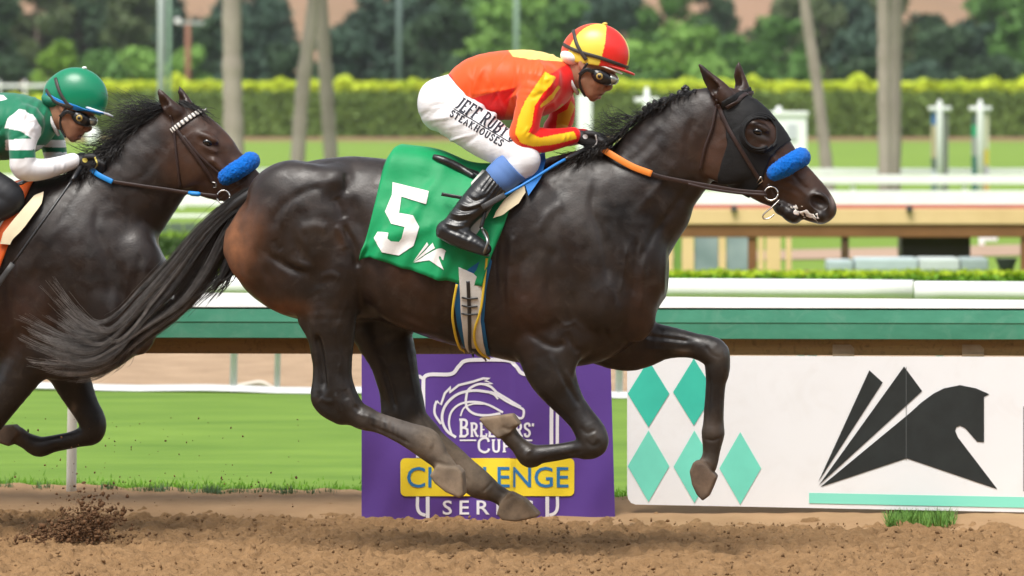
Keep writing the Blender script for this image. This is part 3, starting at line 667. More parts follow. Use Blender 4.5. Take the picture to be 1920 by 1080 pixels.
# ------------------------------------------------------------------ middle distance
def box_px(x0, x1, y0, y1, D, depth, b=.01): a, e = W(x0, y1, D), W(x1, y0, D); return bevbox(a[0], e[0], D, D + depth, a[2], e[2], b)
def leafmass(lo_fn, n, size, seed, flat=.5):
    """loose leaf quads at points given by lo_fn(R, n) -> (pos, normal)"""
    R = np.random.default_rng(seed); P, Nn = lo_fn(R, n); n = len(P); a = R.normal(size=(n, 3)); d = Nn * flat + a; d /= np.linalg.norm(d, axis=1, keepdims=True)
    e = np.cross(d, R.normal(size=(n, 3))); e /= np.linalg.norm(e, axis=1, keepdims=True); g = np.cross(d, e); s = size * R.uniform(.5, 1.3, (n, 1))
    V = np.stack([P - e * s, P - g * s * .6, P + e * s, P + g * s * .6], 1).reshape(-1, 3); return V, np.arange(4 * n).reshape(-1, 4)
M_HEDGE = mat('hedge_leaf', (.170, .255, .055), (.118, .188, .040), rough=.6, scale=.5, spec=.2, detail=6.); M_NEW = mat('new_growth_leaf', (.60, .68, .045), (.46, .58, .035), rough=.6, scale=.5, spec=.2)
def hedge(name, label, x0, x1, yb_, yt_, yn, D, dep, nl, size, seed, mats=(None, None), base_z=None):
    A, Bp = W(x0, yb_, D), W(x1, yt_, D); z0 = min(A[2], 0) - .05 if base_z is None else base_z; X0, X1, z1 = A[0], Bp[0], Bp[2]; zn = W(0, yn, D)[2]
    t = Thing(name, label, 'hedge', WORLD, ((X0 + X1) / 2, D + dep / 2, z0)); nx = 160
    core = bevbox(X0, X1, D + size * .6, D + dep, z0, z1 - size * .3, .05); t.part('core', (*core, None, False), mats[0] or M_HEDGE)
    def side(R, n):
        u = R.random(n); s = R.random(n); top = R.random(n) < .15; P = np.stack([X0 + u * (X1 - X0), np.where(top, D + s * dep, D + R.normal(size=n) * size * .3), np.where(top, z1, z0 + s * (z1 - z0))], 1)
        return P, np.where(top[:, None], [[0, 0, 1.]], [[0, -1., 0]])
    t.part('foliage', (*leafmass(side, nl, size, seed), None, False), mats[0] or M_HEDGE)
    if zn > z1:
        ph = np.random.default_rng(seed).random(6) * 6
        def top(R, n):
            u = R.random(n); x = X0 + u * (X1 - X0); L = X1 - X0
            hh_ = (zn - z1) * (.45 + .30 * np.sin(x * 40 / L + ph[0]) * np.sin(x * 97 / L + ph[1]) + .25 * np.sin(x * 230 / L + ph[2])); hh_ = np.maximum(hh_, .52 * (zn - z1))
            return np.stack([x, D + R.random(n) * dep, z1 + R.random(n) ** .8 * hh_ - size * .3], 1), np.tile([[0, -.3, 1.]], (n, 1))
        t.part('new_growth', (*leafmass(top, nl, size, seed + 1), None, False), mats[1] or M_NEW)
    return t
hedge('clipped_hedge', 'long clipped dark hedge with yellow green new growth on top across the infield', 150, 2500, 256, 172, 136, 300, 3.0, 26000, .22, 1)
hedge('clipped_hedge', 'short stretch of clipped hedge behind the white railing at far left', -700, 148, 256, 190, 172, 301, 3.0, 5000, .22, 2)
lm = (mat('low_hedge_leaf', (.075, .145, .03), (.05, .10, .02), rough=.6, scale=2.), mat('low_hedge_tip', (.21, .34, .03), (.15, .27, .02), rough=.6, scale=2.))
hedge('box_hedge', 'low green box hedge seen between the two horses', 180, 700, 500, 446, 432, 62, .8, 5000, .04, 3, lm, -.1)
hedge('ground_cover_hedge', 'bright yellow green strip of low planting right behind the white turf rail', -300, 2400, 530, 516, 506, 45, .6, 14000, .035, 4, (mat('cover_leaf', (.16, .34, .012), (.10, .24, .01), rough=.6, scale=3.), mat('cover_tip', (.40, .50, .012), (.28, .42, .01), rough=.6, scale=3.)), -.1)
hedge('shrub_row', 'dark shrubs at the back of the sand strip under the green rail', -900, 2900, 668, 636, 630, 38, 1.2, 16000, .05, 9, (mat('dark_shrub_leaf', (.03, .06, .015), (.018, .035, .01), rough=.6, scale=2.), lm[0]), -.05)
# tan inner rail with posts
tn = Thing('timber_rail', 'tan painted timber rail with red top strip and underside shade painted in brown', 'rail', WORLD, W(1600, 520, 50) * [1, 1, 0])
for nm, y0, y1, D, dp, m in (('top_strip', 384, 391.5, 50.05, .3, mat('red_strip', (.48, .16, .12), (.40, .13, .10), rough=.6, scale=2.)), ('face_board', 391.5, 420.5, 50, .08, M_TAN), ('underside_shade', 420.5, 445, 50.03, .12, M_BROWN)):  # lowest strip is coloured brown for the shade under the rail
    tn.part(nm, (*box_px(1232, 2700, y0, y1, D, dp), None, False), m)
for x0, x1, m in ((1403, 1419, M_BROWN), (1578, 1592, mat('dark_post', (.09, .05, .02), (.07, .04, .015), rough=.7)), (1915, 1931, M_BROWN), (2260, 2275, M_BROWN)): tn.part('post', (*box_px(x0, x1, 444, 522, 50.06, .1), None, False), m)
tn.part('ground_plate', (*box_px(1260, 2700, 507, 514, 49.9, .1), None, False), M_BROWN)
for x in (1376, 1705): tn.part('bolt', (*box_px(x - 5, x + 6, 386, 397, 49.93, .06, .005), None, False), mat('dark_iron', (.06, .06, .06), rough=.5))
bt = Thing('glazed_screen', 'tan framed glazed screen standing below the timber rail', 'screen', WORLD, W(1380, 510, 54) * [1, 1, 0])
for x0, x1 in ((1250, 1262), (1279, 1301), (1348, 1361), (1422, 1432), (1437, 1464), (1474, 1484)): bt.part('frame_post', (*box_px(x0, x1, 432, 512, 54, .08), None, False), M_TAN)
for x0, x1 in ((1302, 1347), (1362, 1404)): bt.part('pane', (*box_px(x0, x1, 434, 508, 54.03, .03), None, False), mat('blue_grey_glass', (.17, .23, .24), (.36, .42, .44), rough=.2, scale=1.6, detail=2.))
for x0, x1 in ((1263, 1278),): bt.part('pane', (*box_px(x0, x1, 434, 508, 54.03, .03), None, False), mat('green_glass', (.13, .26, .06), (.2, .33, .08), rough=.3, scale=2.))
bt.part('frame_rail', (*box_px(1250, 1484, 428, 434, 54, .08), None, False), M_TAN)
solo('equipment_box', 'dark brown box hanging under the timber rail', 'box', (*box_px(1690, 1820, 441, 483, 50.3, .5, .02), None, False), mat('dark_brown_panel', (.024, .018, .012), (.03, .02, .015), rough=.5, scale=2.))
solo('signal_board', 'small white sign on a short post near right edge under timber rail', 'sign', merge(box_px(1836, 1846, 436, 460, 64, .06), box_px(1846, 1871, 436, 452, 64, .04)), M_WHITE)
cv = []; 
for i, (x0, x1) in enumerate(((1552, 1600), (1604, 1722), (1724, 1800), (1802, 1854))):
    v, f = box_px(x0, x1, 484 + (i == 0) * 4, 509, 47.6, .5, .03)
    solo('covered_pallet', ['small pale tarpaulin bundle beside the dark rail post', 'long pale blue tarpaulin covered stack below brown box', 'white tarpaulin covered stack right of the longest one', 'grey tarpaulin covered stack nearest the black tub'][i], 'tarpaulin', (v, f, None, False), mat('tarpaulin%d' % i, [(.42, .50, .50), (.46, .55, .55), (.55, .60, .58), (.33, .40, .39)][i], [(.35, .43, .43), (.40, .48, .48), (.48, .53, .51), (.28, .34, .33)][i], rough=.5, scale=3.), group='tarpaulin covered stacks')
tb = tube([W(1887, 507, 47.6), W(1887, 500, 47.6), W(1887, 486, 47.6), W(1887, 484, 47.6)], [.075, .085, .115, .118], 16)
solo('planter_tub', 'black tub at right edge on the ground beyond the rail', 'tub', tb, mat('black_plastic', (.03, .035, .035), rough=.5))
# white fences beyond
def fence(label, y0, y1, D, x0, x1, step, postw, ytop=None):
    t = Thing('white_fence', label, 'fence', WORLD, W((x0 + x1) / 2, 0, D) * [1, 1, 0])
    t.part('rail', (*box_px(x0, x1, y0, y1, D, .08), None, False), M_WHITE)
    for x in np.arange(x0 + 10, x1, step):
        b = W(x, 0, D); t.part('post', (*bevbox(b[0] - postw / 2, b[0] + postw / 2, D + .09, D + .16, -.05, W(0, ytop or y0, D)[2] - .004, .005), None, False), M_WHITE)
    return t
fence('far white rail fence crossing the lawn above the nearer one', 328, 345, 92, -300, 2300, 210, .1)
fence('nearer white rail fence directly behind the timber rail', 358, 386, 78, -300, 2300, 260, .12)
fence('thin pale cream top rail of the farthest fence on the lawn', 316, 326, 97, 470, 2300, 300, .08)
fence('white rail fence seen under horse jaw between the two horses', 402, 408, 68, 180, 520, 120, .08)
fence('thin white railing behind the green helmeted rider', 158, 163, 260, -300, 110, 48, .12, 150)
sc = Thing('dark_panel_fence', 'dark green panel fence behind the low box hedge', 'fence', WORLD, W(350, 480, 66) * [1, 1, 0])
for x in range(240, 520, 26): sc.part('panel', (*box_px(x, x + 24, 418, 446, 66, .04), None, False), mat('dark_green_panel', (.08, .12, .08), (.12, .15, .11), rough=.6, scale=1.))
cb = tube([W(288, 497, 57), W(288, 492, 57), W(288, 486, 57), W(288, 483, 57)], [.085, .08, .05, .02], 12)
solo('marker_cone', 'small red and white marker seen above the bright planting strip', 'marker', (cb[0], cb[1], np.array([(.75, .72, .68) if p[2] < W(0, 488, 57)[2] else (.62, .10, .06) for p in cb[0]])), mat('marker_paint', (.6, .6, .6), attr=True, var=.02))
# pennant posts, sign boxes
M_POST = mat('bright_white_post', (.80, .82, .80), rough=.5)
def pennant(x, label, cols_l, cols_r):
    t = Thing('pennant_post', label, 'post', WORLD, W(x, 0, 94) * [1, 1, 0]); b = W(x, 0, 94)
    t.part('post', tube([(b[0], 94, -.05), (b[0], 94, 1.9), (b[0], 94, 2.12), (b[0], 94, 2.2)], [.07, .07, .06, .02], 10), M_POST)
    t.part('crossbar', tube([W(x - 21, 204, 94), W(x + 21, 204, 94)], .05, 8), M_POST)
    for s, cl in ((-1, cols_l), (1, cols_r)):
        for i, (y0, y1, c) in enumerate(cl): t.part('pennant', (*box_px(x + s * 11 - 5, x + s * 11 + 5, y0, y1, 94.05, .02, .003), None, False), mat('pennant_%d_%d_%d' % c, srgb(*c, .8), rough=.7))
pennant(1762, 'white pennant post with blue and tan strips', [(210, 234, (80, 125, 180)), (234.5, 296, (195, 185, 150)), (296.5, 318, (100, 115, 105)), (318.5, 340, (200, 210, 215)), (340.5, 384, (110, 135, 130))], [(210, 384, (130, 135, 125))])
pennant(1838, 'white pennant post with green and yellow strips, rightmost', [(214, 234, (90, 110, 100)), (234.5, 256, (50, 170, 120)), (256.5, 292, (160, 165, 160)), (292.5, 384, (60, 115, 105))], [(212, 280, (215, 215, 185)), (280.5, 310, (220, 200, 90)), (310.5, 340, (190, 185, 195)), (340.5, 366, (225, 180, 110))])
sb = Thing('sign_cabinet', 'white cabinet sign with finial standing behind the horse face', 'cabinet', WORLD, W(1482, 0, 90) * [1, 1, 0])
sb.part('cabinet', (*box_px(1450, 1513, 216, 330, 90, .4, .03), None, False), M_POST); sb.part('lid', (*box_px(1446, 1516, 209, 217, 89.95, .5, .02), None, False), M_POST)
sb.part('finial', tube([W(1460, 212, 90.2), W(1460, 204, 90.2), W(1460, 199, 90.2)], [.05, .07, .02], 8), M_POST)
sb.part('notice', (*box_px(1476, 1494, 232, 262, 89.96, .03, .004), None, False), mat('grey_notice', (.5, .52, .55), rough=.5))
for x, lb in ((1213, 'white cross topped post behind the horse mane'),):
    t = Thing('finial_post', lb, 'post', WORLD, W(x, 0, 94) * [1, 1, 0]); b = W(x, 0, 94); t.part('post', tube([(b[0], 94, -.05), (b[0], 94, 2.2), (b[0], 94, 2.46)], [.07, .07, .03], 10), M_POST); t.part('crossbar', tube([W(x - 23, 188, 94), W(x + 23, 188, 94)], .05, 8), M_POST)
solo('white_pillar', 'white square pillar behind the red and yellow rider chest', 'pillar', (*box_px(1083, 1110, 178, 400, 92, .3, .03), None, False), M_POST)
solo('white_bollard', 'small white lawn marker below green helmeted rider chin', 'marker', tube([W(174, 275, 100), W(174, 250, 100), W(174, 240, 100)], [.14, .16, .08], 10), M_POST)

# ------------------------------------------------------------------ trunks, poles, trees, hill
def frond_crown(P, seed):
    R = np.random.default_rng(seed); S_ = []
    for k in range(26):
        a = R.random() * 6.28; e = R.uniform(-.4, 1.1); L = R.uniform(1.6, 2.4); d = np.array([math.cos(a), math.sin(a), 0]); t = np.linspace(0, 1, 8)[:, None]
        c = P + d * L * t * math.cos(e) + np.array([0, 0, 1]) * (L * math.sin(e) * t - 1.3 * t ** 2); s = np.cross(d, [0, 0, 1]); wd = .5 * np.sin(np.pi * np.clip(t * .9 + .08, 0, 1))
        S_.append((np.concatenate([c - s * wd + [0, 0, -.1], c, c + s * wd + [0, 0, -.1]]), [(i, i + 1, i + 9, i + 8) for i in range(7)] + [(i + 8, i + 9, i + 17, i + 16) for i in range(7)]))
    return merge(*S_)
M_TRUNK = mat('palm_bark', (.36, .31, .26), (.25, .21, .175), rough=.9, scale=2.2, stretch=(1, 1, .5), bump=.5, bscale=14., bdist=.03, detail=8.)
def palm(label, pts, wpx, D, seed):
    lo_, hi_ = W(*pts[0], D), W(*pts[-1], D); d = (hi_ - lo_) / (hi_[2] - lo_[2]); lo_ = lo_ - d * (lo_[2] + .05); top = hi_ + d * (9.5 - hi_[2])
    mid = [W(x, y, D) for x, y in pts]; r = wpx / 2 * D / FPX; p = spline([lo_] + mid + [top], 40)
    R = np.random.default_rng(seed); t = Thing('palm_tree', label, 'tree', WORLD, lo_, 'palm trees on the infield lawn')
    t.part('trunk', tube(p, r * (1 + .05 * np.sin(np.arange(40) * 2.1) + .04 * R.normal(size=40)) * np.linspace(1.08, .85, 40), 14), M_TRUNK)
    t.part('crown', (*frond_crown(top, seed), None, False), mat('palm_frond', (.06, .12, .025), (.04, .08, .02), rough=.6, scale=1.))
palm('thick upright palm trunk just right of the following horse ears', [(440, 330), (436, 160), (434, 0)], 39, 96, 1)
palm('leaning grey palm trunk, left one of the crossing pair', [(556, 330), (568, 160), (588, 0)], 28, 98, 2)
palm('leaning grey palm trunk, right one of the crossing pair', [(622, 320), (612, 160), (602, 0)], 27, 101, 3)
palm('slender leaning palm trunk in front of the leading horse nose', [(1553, 340), (1532, 160), (1508, 0)], 23, 100, 4)
palm('straight palm trunk, left of the pair that stands close together', [(1660, 390), (1658, 180), (1656, 0)], 26, 93, 5)
palm('straight palm trunk, right of the pair that stands close together', [(1676, 390), (1678, 180), (1681, 0)], 25, 95, 6)
def pole(name, label, x, y0, y1, wpx, D, m, taper=.8):
    a, b = W(x, y0, D), W(x + .5, y1, D); a[2] = -.05; b = a + (b - a) * 1.0; return Thing(name, label, 'pole', WORLD, a), tube([a, (a + b) / 2, b], [wpx / 2 * D / FPX, wpx / 2 * D / FPX * (1 + taper) / 2, wpx / 2 * D / FPX * taper], 12)
M_PG = mat('grey_green_pole', (.33, .37, .34), (.27, .31, .29), rough=.5, scale=1.); M_PD = mat('dark_green_pole', (.10, .15, .13), rough=.5); M_PL = mat('pale_green_pole', (.20, .30, .22), rough=.5)
for lb, x, w_, D, m in (('tall grey light pole above the following horse ears', 302, 15, 130, M_PG), ('thin dark green pole just beside the grey light pole', 317, 8, 180, M_PL), ('dark green pole behind the hedge left of the red and yellow rider', 748, 11, 305, M_PD), ('pale green pole above the rider back', 968, 11, 306, M_PL)):
    t, g = pole('light_pole', lb, x, 200, -120, w_, D, m); t.part('pole', g, m)
    e = W(x, -120, D); t.part('lamp', (*bevbox(e[0] - .3, e[0] + .3, e[1] - .15, e[1] + .15, e[2] - .05, e[2] + .12, .03), None, False), M_PG)
t, g = pole('utility_pole', 'reddish brown utility pole with pale cross arm beyond the hedge', 352, 250, 44, 11, 303.5, None, .9); t.part('pole', g, mat('red_brown_wood', (.22, .10, .06), rough=.8))
t.part('cross_arm', (*box_px(333, 382, 40, 46, 303.4, .15, .02), None, False), M_PG); t.part('insulator', (*box_px(328, 338, 34, 44, 303.3, .2, .04), None, False), M_POST)

def tree(name, label, x, ytop, wpx, D, cols, seed, n=5200, ybase=None, size=.36, lobes=34, squat=1.):
    R = np.random.default_rng(seed); b = W(x, YH, D); zt = W(0, ytop, D)[2]; zb = 0 if ybase is None else W(0, ybase, D)[2]; rx = wpx / 2 * D / FPX; b[2] = 0
    t = Thing(name, label, 'tree' if 'shrub' not in name else 'shrub', WORLD, b, 'trees and shrubs behind the hedge'); h = zt
    tr_ = [tube([b - [0, 0, .1], b + [.1, 0, h * .35], b + [R.normal() * .2, 0, h * .8]], [.05 * h * .5 + .05, .04 * h * .5, .03], 8)]
    for k in range(5):
        a = R.random() * 6.28; p = b + [0, 0, h * R.uniform(.25, .5)]; e = p + np.array([math.cos(a) * rx * .7, math.sin(a) * rx * .6, h * R.uniform(.15, .35)]); tr_.append(tube([p, (p + e) / 2 + [0, 0, .2], e], [.09, .06, .02], 6))
    t.part('trunk', merge(*tr_), mat('tree_bark', (.10, .075, .055), (.07, .05, .04), rough=.9, scale=2.))
    C = []; lo_ = max(zb, .05 * h)
    for k in range(lobes):
        a = R.random() * 6.28; q = R.random() ** .5; zz = R.uniform(.08, .92); ww = math.sin(math.pi * (.18 + .68 * zz)) ** .7
        C.append((b + np.array([math.cos(a) * rx * .78 * q * ww, math.sin(a) * rx * .6 * q, lo_ + (h - lo_) * zz * .93]), rx * R.uniform(.26, .46)))
    def pts(R, n):
        j = R.integers(0, len(C), n); d = R.normal(size=(n, 3)); d /= np.linalg.norm(d, axis=1, keepdims=True); r = R.random((n, 1)) ** .33
        P = np.array([C[i][0] for i in j]) + d * r * np.array([C[i][1] for i in j])[:, None] * [1, 1, .8 * squat]; P[:, 2] = np.clip(P[:, 2], .1, h * 1.04); return P, d
    t.part('crown', (*leafmass(pts, n, size, seed, .8), None, False), cols)
    return t
G_DK = mat('dark_evergreen_leaf', (0.049, 0.092, 0.039), (0.028, 0.057, 0.026), rough=.6, scale=.35, spec=.2); G_BL = mat('blue_green_leaf', (0.053, 0.097, 0.059), (0.031, 0.063, 0.042), rough=.6, scale=.35, spec=.2); G_OL = mat('olive_leaf', (0.097, 0.132, 0.049), (0.059, 0.084, 0.035), rough=.6, scale=.35, spec=.2)
G_MD = mat('mid_green_leaf', (0.105, 0.220, 0.046), (0.063, 0.144, 0.031), rough=.6, scale=.4, spec=.2); G_LT = mat('light_green_leaf', (0.211, 0.369, 0.070), (0.123, 0.246, 0.049), rough=.6, scale=.4, spec=.2); G_YG = mat('yellow_green_leaf', (.17, .28, .03), (.11, .21, .025), rough=.6, scale=.4, spec=.2)
TREES = [  # x, top, width, depth, leaf, words
    (-40, -60, 170, 350, G_DK, 'dark evergreen at far left edge'), (70, -80, 150, 372, G_OL, 'olive coloured tree left of the green helmet'), (165, -60, 150, 380, G_DK, 'dark tree directly above green helmet'), (255, -70, 150, 366, G_OL, 'olive tree just left of the grey light pole'),
    (335, -30, 130, 360, G_BL, 'dark tree behind the grey light pole'), (395, 15, 90, 352, G_DK, 'small dark tree left of the thick palm trunk'), (480, -10, 170, 345, G_BL, 'broad blue green tree right of the thick palm trunk'), (545, 70, 110, 338, G_DK, 'low dark tree between palm trunks'),
    (660, 40, 150, 342, G_BL, 'dark tree right of crossing palm trunks'), (735, -50, 190, 352, G_BL, 'tall blue green tree behind the dark green pole'), (820, -10, 150, 346, G_DK, 'dark tree left of the rider back'), (905, -40, 140, 362, G_LT, 'tall light green tree left of the pale green pole'), (985, -50, 150, 368, G_LT, 'tall light green tree right of the pale green pole'),
    (1070, -20, 130, 355, G_MD, 'mid green tree behind the red and yellow helmet'), (1150, -40, 150, 350, G_BL, 'dark tree right of the red and yellow helmet'), (1215, 62, 120, 336, G_LT, 'low light green tree above the horse mane'), (1290, 30, 150, 340, G_LT, 'rounded light green tree above horse ears'),
    (1345, -30, 110, 372, G_DK, 'dark narrow tree left of the bare hillside patch'), (1395, 52, 120, 338, G_MD, 'mid green tree right of the horse far ear'), (1470, 10, 130, 348, G_MD, 'mid green tree left of the slender palm trunk'), (1545, -40, 140, 360, G_OL, 'olive tree behind the slender palm trunk'), (1610, 30, 120, 345, G_BL, 'blue green tree left of the straight palm pair'),
    (1690, 25, 130, 350, G_OL, 'olive tree behind the straight palm pair'), (1765, 30, 140, 343, G_DK, 'dark tree right of the straight palm pair'), (1840, 10, 130, 346, G_BL, 'dark blue green tree above the pennant posts'), (1905, -30, 120, 338, G_MD, 'bright tree at the top right corner'), (1990, -20, 160, 344, G_DK, 'dark tree just past right edge')]
BACK = [(-20, 'behind the far left evergreens'), (110, 'behind the olive tree at upper left'), (210, 'above the yellow green shrub'), (300, 'behind the grey light pole top'), (420, 'behind the thick palm trunk'), (500, 'at the right of the thick palm top'), (690, 'right of the crossing palm tops'), (780, 'right of the dark green pole'), (860, 'high left of the rider'), (940, 'at the pale green pole'), (1030, 'high above the rider shoulders'), (1105, 'directly above the red and yellow cap'), (1180, 'right of the red and yellow cap'), (1250, 'high above horse mane'), (1320, 'high above horse near ear'), (1460, 'left of the slender palm top'), (1500, 'at the slender palm top'), (1580, 'right of the slender palm top'), (1640, 'left of the straight palm tops'), (1720, 'right of the straight palm tops'), (1880, 'above the right pennant post'), (1950, 'at the upper right edge')]
GM = [G_DK, G_OL, G_DK, G_OL, G_BL, G_BL, G_BL, G_DK, G_MD, G_LT, G_MD, G_BL, G_DK, G_MD, G_DK, G_OL, G_OL, G_BL, G_OL, G_DK, G_MD, G_DK]
for i, (x, words) in enumerate(BACK): TREES.append((x, -70 if x not in (690, 1460, 1720) else 10, 150, 384 + (i * 7) % 22, GM[i], 'tall back row tree ' + words))
for i, (x, yt_, w_, D, m, words) in enumerate(TREES): tree('broadleaf_tree', words, x, yt_, w_, D, m, 100 + i)
for i, (x, yt_, w_, m, words) in enumerate([(95, 62, 110, G_YG, 'rounded yellow green shrub left of green helmet'), (185, 82, 110, G_MD, 'mid green shrub behind green helmet'), (250, 70, 120, G_LT, 'light green shrub left of the grey light pole'), (345, 72, 110, G_LT, 'light green shrub behind the brown utility pole'), (20, 95, 120, G_DK, 'dark shrub at far left edge'), (1190, 100, 120, G_MD, 'mid green shrub under the helmet peak'), (1330, 100, 130, G_LT, 'light green shrub behind horse ears'), (1480, 90, 130, G_MD, 'mid green shrub left of the slender palm'), (590, 110, 130, G_DK, 'dark shrub between crossing palm trunks'), (1620, 100, 120, G_DK, 'dark shrub left of the straight palm pair'), (1740, 95, 130, G_BL, 'blue green shrub right of the straight palm pair'), (1860, 100, 150, G_DK, 'dark shrub behind the right pennant post'), (860, 95, 150, G_DK, 'dark shrub left of the rider back'), (1010, 100, 140, G_MD, 'mid green shrub hidden low behind the rider shoulders')]):
    tree('shrub', words, x, yt_, w_, 318 + (i % 3) * 4, m, 300 + i, 3600, size=.3, lobes=26)
# hillside
hx = np.linspace(-260, 260, 120); hy = np.linspace(420, 630, 60); HN = vnoise(120, 60, (14, 8), 31) * 14 + vnoise(120, 60, (40, 22), 32) * 6
HZ = np.maximum(0, (hy[None] - 425) * .13) + HN * np.clip((hy[None] - 430) / 120, 0, 1); struct('hillside', grid(-260, 260, 120, 420, 630, 60, HZ - .1), M_HILL)

# unseen stand added behind the viewpoint to block low sky and darken the horses
gs = Thing('grandstand_blocker', 'unseen roofed stand added behind the viewpoint to block low sky light', 'grandstand_blocker', WORLD, (0, -45, 0))
M_CONC = mat('blocker_concrete', (.20, .19, .175), (.15, .14, .13), rough=.9, scale=.4); M_BLOCKER_SEAT = mat('blocker_seat', (.06, .10, .08), (.045, .075, .06), rough=.7, scale=.6)
for k in range(14): gs.part('blocker_tier', (*box(-110, 110, -31 - 2.4 * k, -28.6 - 2.4 * k, -.03, 1.2 + 1.15 * k), None, False), M_CONC); gs.part('blocker_seat_row', (*box(-108, 108, -30.4 - 2.4 * k, -29.9 - 2.4 * k, 1.2 + 1.15 * k, 1.62 + 1.15 * k), None, False), M_BLOCKER_SEAT)
gs.part('blocker_roof', (*bevbox(-112, 112, -66, -27, 23, 24.2, .2), None, False), mat('blocker_roofing', (.10, .16, .13), rough=.6)); gs.part('blocker_back_wall', (*box(-110, 110, -66, -64.7, -.03, 23), None, False), M_CONC)
for x in range(-100, 101, 20): gs.part('blocker_column', (*box(x - .3, x + .3, -37.2, -36.6, 4.7, 23), None, False), mat('blocker_steel', (.08, .14, .11), rough=.5))
# ------------------------------------------------------------------ light summer haze over the infield
hb_ = box(-290, 290, -90, 650, -1.2, 42); hzo = link('haze', mk('haze', *hb_)); hzo['kind'] = 'stuff'
hm_ = bpy.data.materials.new('haze'); hm_.use_nodes = True; hm_.node_tree.nodes.clear(); pv = hm_.node_tree.nodes.new('ShaderNodeVolumePrincipled'); pv.inputs['Color'].default_value = (.92, .95, 1, 1); pv.inputs['Density'].default_value = .00011
ho2 = hm_.node_tree.nodes.new('ShaderNodeOutputMaterial'); hm_.node_tree.links.new(pv.outputs[0], ho2.inputs['Volume']); hzo.data.materials.append(hm_)
# ------------------------------------------------------------------ the horses
DK = (.0140, .0078, .0054); BR = (.090, .031, .0115); BR2 = (.030, .0125, .0068); LEG = (.0120, .0090, .0076); DUST = (.155, .118, .084); HOOF = (.215, .155, .102); FACE = (.050, .0215, .0115)
H5 = Frame((900 - 960) * 20.6 / FPX, 20.6, 8)
H2 = Frame(-960 * 21.5 / FPX, 21.5, 8)
S5 = 20.6 / FPX; S2 = 21.5 / FPX

def st_px(q, S, rows):
    """rows: (px, py, r_px, c, k) -> stations"""
    return [(q(x, y, c), r * S, k) for x, y, r, c, k in rows]
def barrel(B, q, S):
    T = [(427, 442, 470), (434, 420, 492), (446, 398, 522), (462, 376, 545), (480, 358, 560), (500, 342, 574), (530, 320, 590), (565, 306, 600), (600, 298, 604), (650, 293, 600), (700, 295, 598),
         (740, 300, 608), (800, 306, 632), (860, 312, 649), (920, 312, 668), (980, 304, 682), (1040, 296, 686), (1090, 300, 688), (1140, 330, 675), (1190, 370, 640), (1228, 420, 600), (1248, 470, 540)]
    WY = [.05, .10, .15, .185, .21, .225, .24, .245, .245, .235, .235, .245, .27, .285, .28, .255, .235, .225, .215, .195, .165, .09]
    X, ZT, ZB = [], [], []
    for x, t, b in T:
        a, e = q(x, t, 0), q(x, b, 0); X.append(a[0]); ZT.append(a[2]); ZB.append(e[2])
    B.loft(X, ZT, ZB, WY, 2.25, .03, DK)
    for sg in (-1, 1):
        E = lambda x, y, c, rx, rz, ry, ang=0, ks=.035, col=DK, sub=False, yaw=0: B.ell(q(x, y, c * -sg if False else c * (1 if sg < 0 else -1)), (rx * S, ry, rz * S), ang, ks, col, sub)
        # hindquarters
        E(560, 400, -.155, 95, 92, .10, 20, .05, DK)           # gluteal mass
        E(592, 452, -.185, 72, 84, .085, -20, .022, DK)        # quadriceps
        E(497, 455, -.125, 62, 88, .095, -12, .03, BR)         # hamstring, bay
        E(538, 520, -.15, 50, 88, .085, 42, .022, BR2)         # lower hamstring
        E(458, 455, -.07, 28, 62, .085, -10, .05, BR)
        E(524, 555, -.11, 50, 26, .06, -30, .03, BR)
        E(636, 505, -.185, 42, 62, .075, 12, .022, DK)         # front of thigh
        E(634, 545, -.185, 36, 36, .062, 0, .025, DK)          # stifle
        E(624, 342, -.14, 34, 26, .085, 30, .04, DK)          # point of hip
        E(520, 345, -.09, 60, 36, .10, 30, .05, DK)
        E(664, 395, -.245, 14, 60, .028, 20, .03, DK, True)    # flank hollow
        E(684, 470, -.262, 9, 48, .03, 14, .022, DK, True)
        E(566, 480, -.288, 7, 56, .026, 30, .03, DK, True)
        E(530, 492, -.262, 40, 6, .03, -32, .03, DK, True)
        # ribs
        E(790, 500, -.16, 110, 120, .13, 0, .06, BR2)
        # shoulder and forehand
        E(1005, 470, -.165, 72, 125, .085, 14, .06, DK)         # shoulder blade / triceps
        E(985, 545, -.175, 70, 84, .085, 30, .025, BR2)        # triceps
        E(1090, 490, -.15, 50, 110, .075, 12, .05, DK)         # front of shoulder
        E(1128, 560, -.165, 50, 62, .07, 20, .025, DK)         # point of shoulder
        E(1186, 560, -.085, 44, 80, .09, 8, .03, BR2)          # pectoral
        E(1200, 480, -.09, 46, 90, .09, 10, .04, DK)
        E(1150, 490, -.232, 6, 110, .022, 10, .02, DK, True)
        E(1052, 440, -.265, 5, 120, .018, 14, .02, DK, True)
        E(942, 500, -.275, 7, 130, .02, -2, .03, DK, True)     # behind the elbow
        E(1055, 640, -.14, 62, 46, .07, 30, .03, DK)           # elbow
        E(1010, 640, -.13, 40, 44, .06, 20, .03, DK)
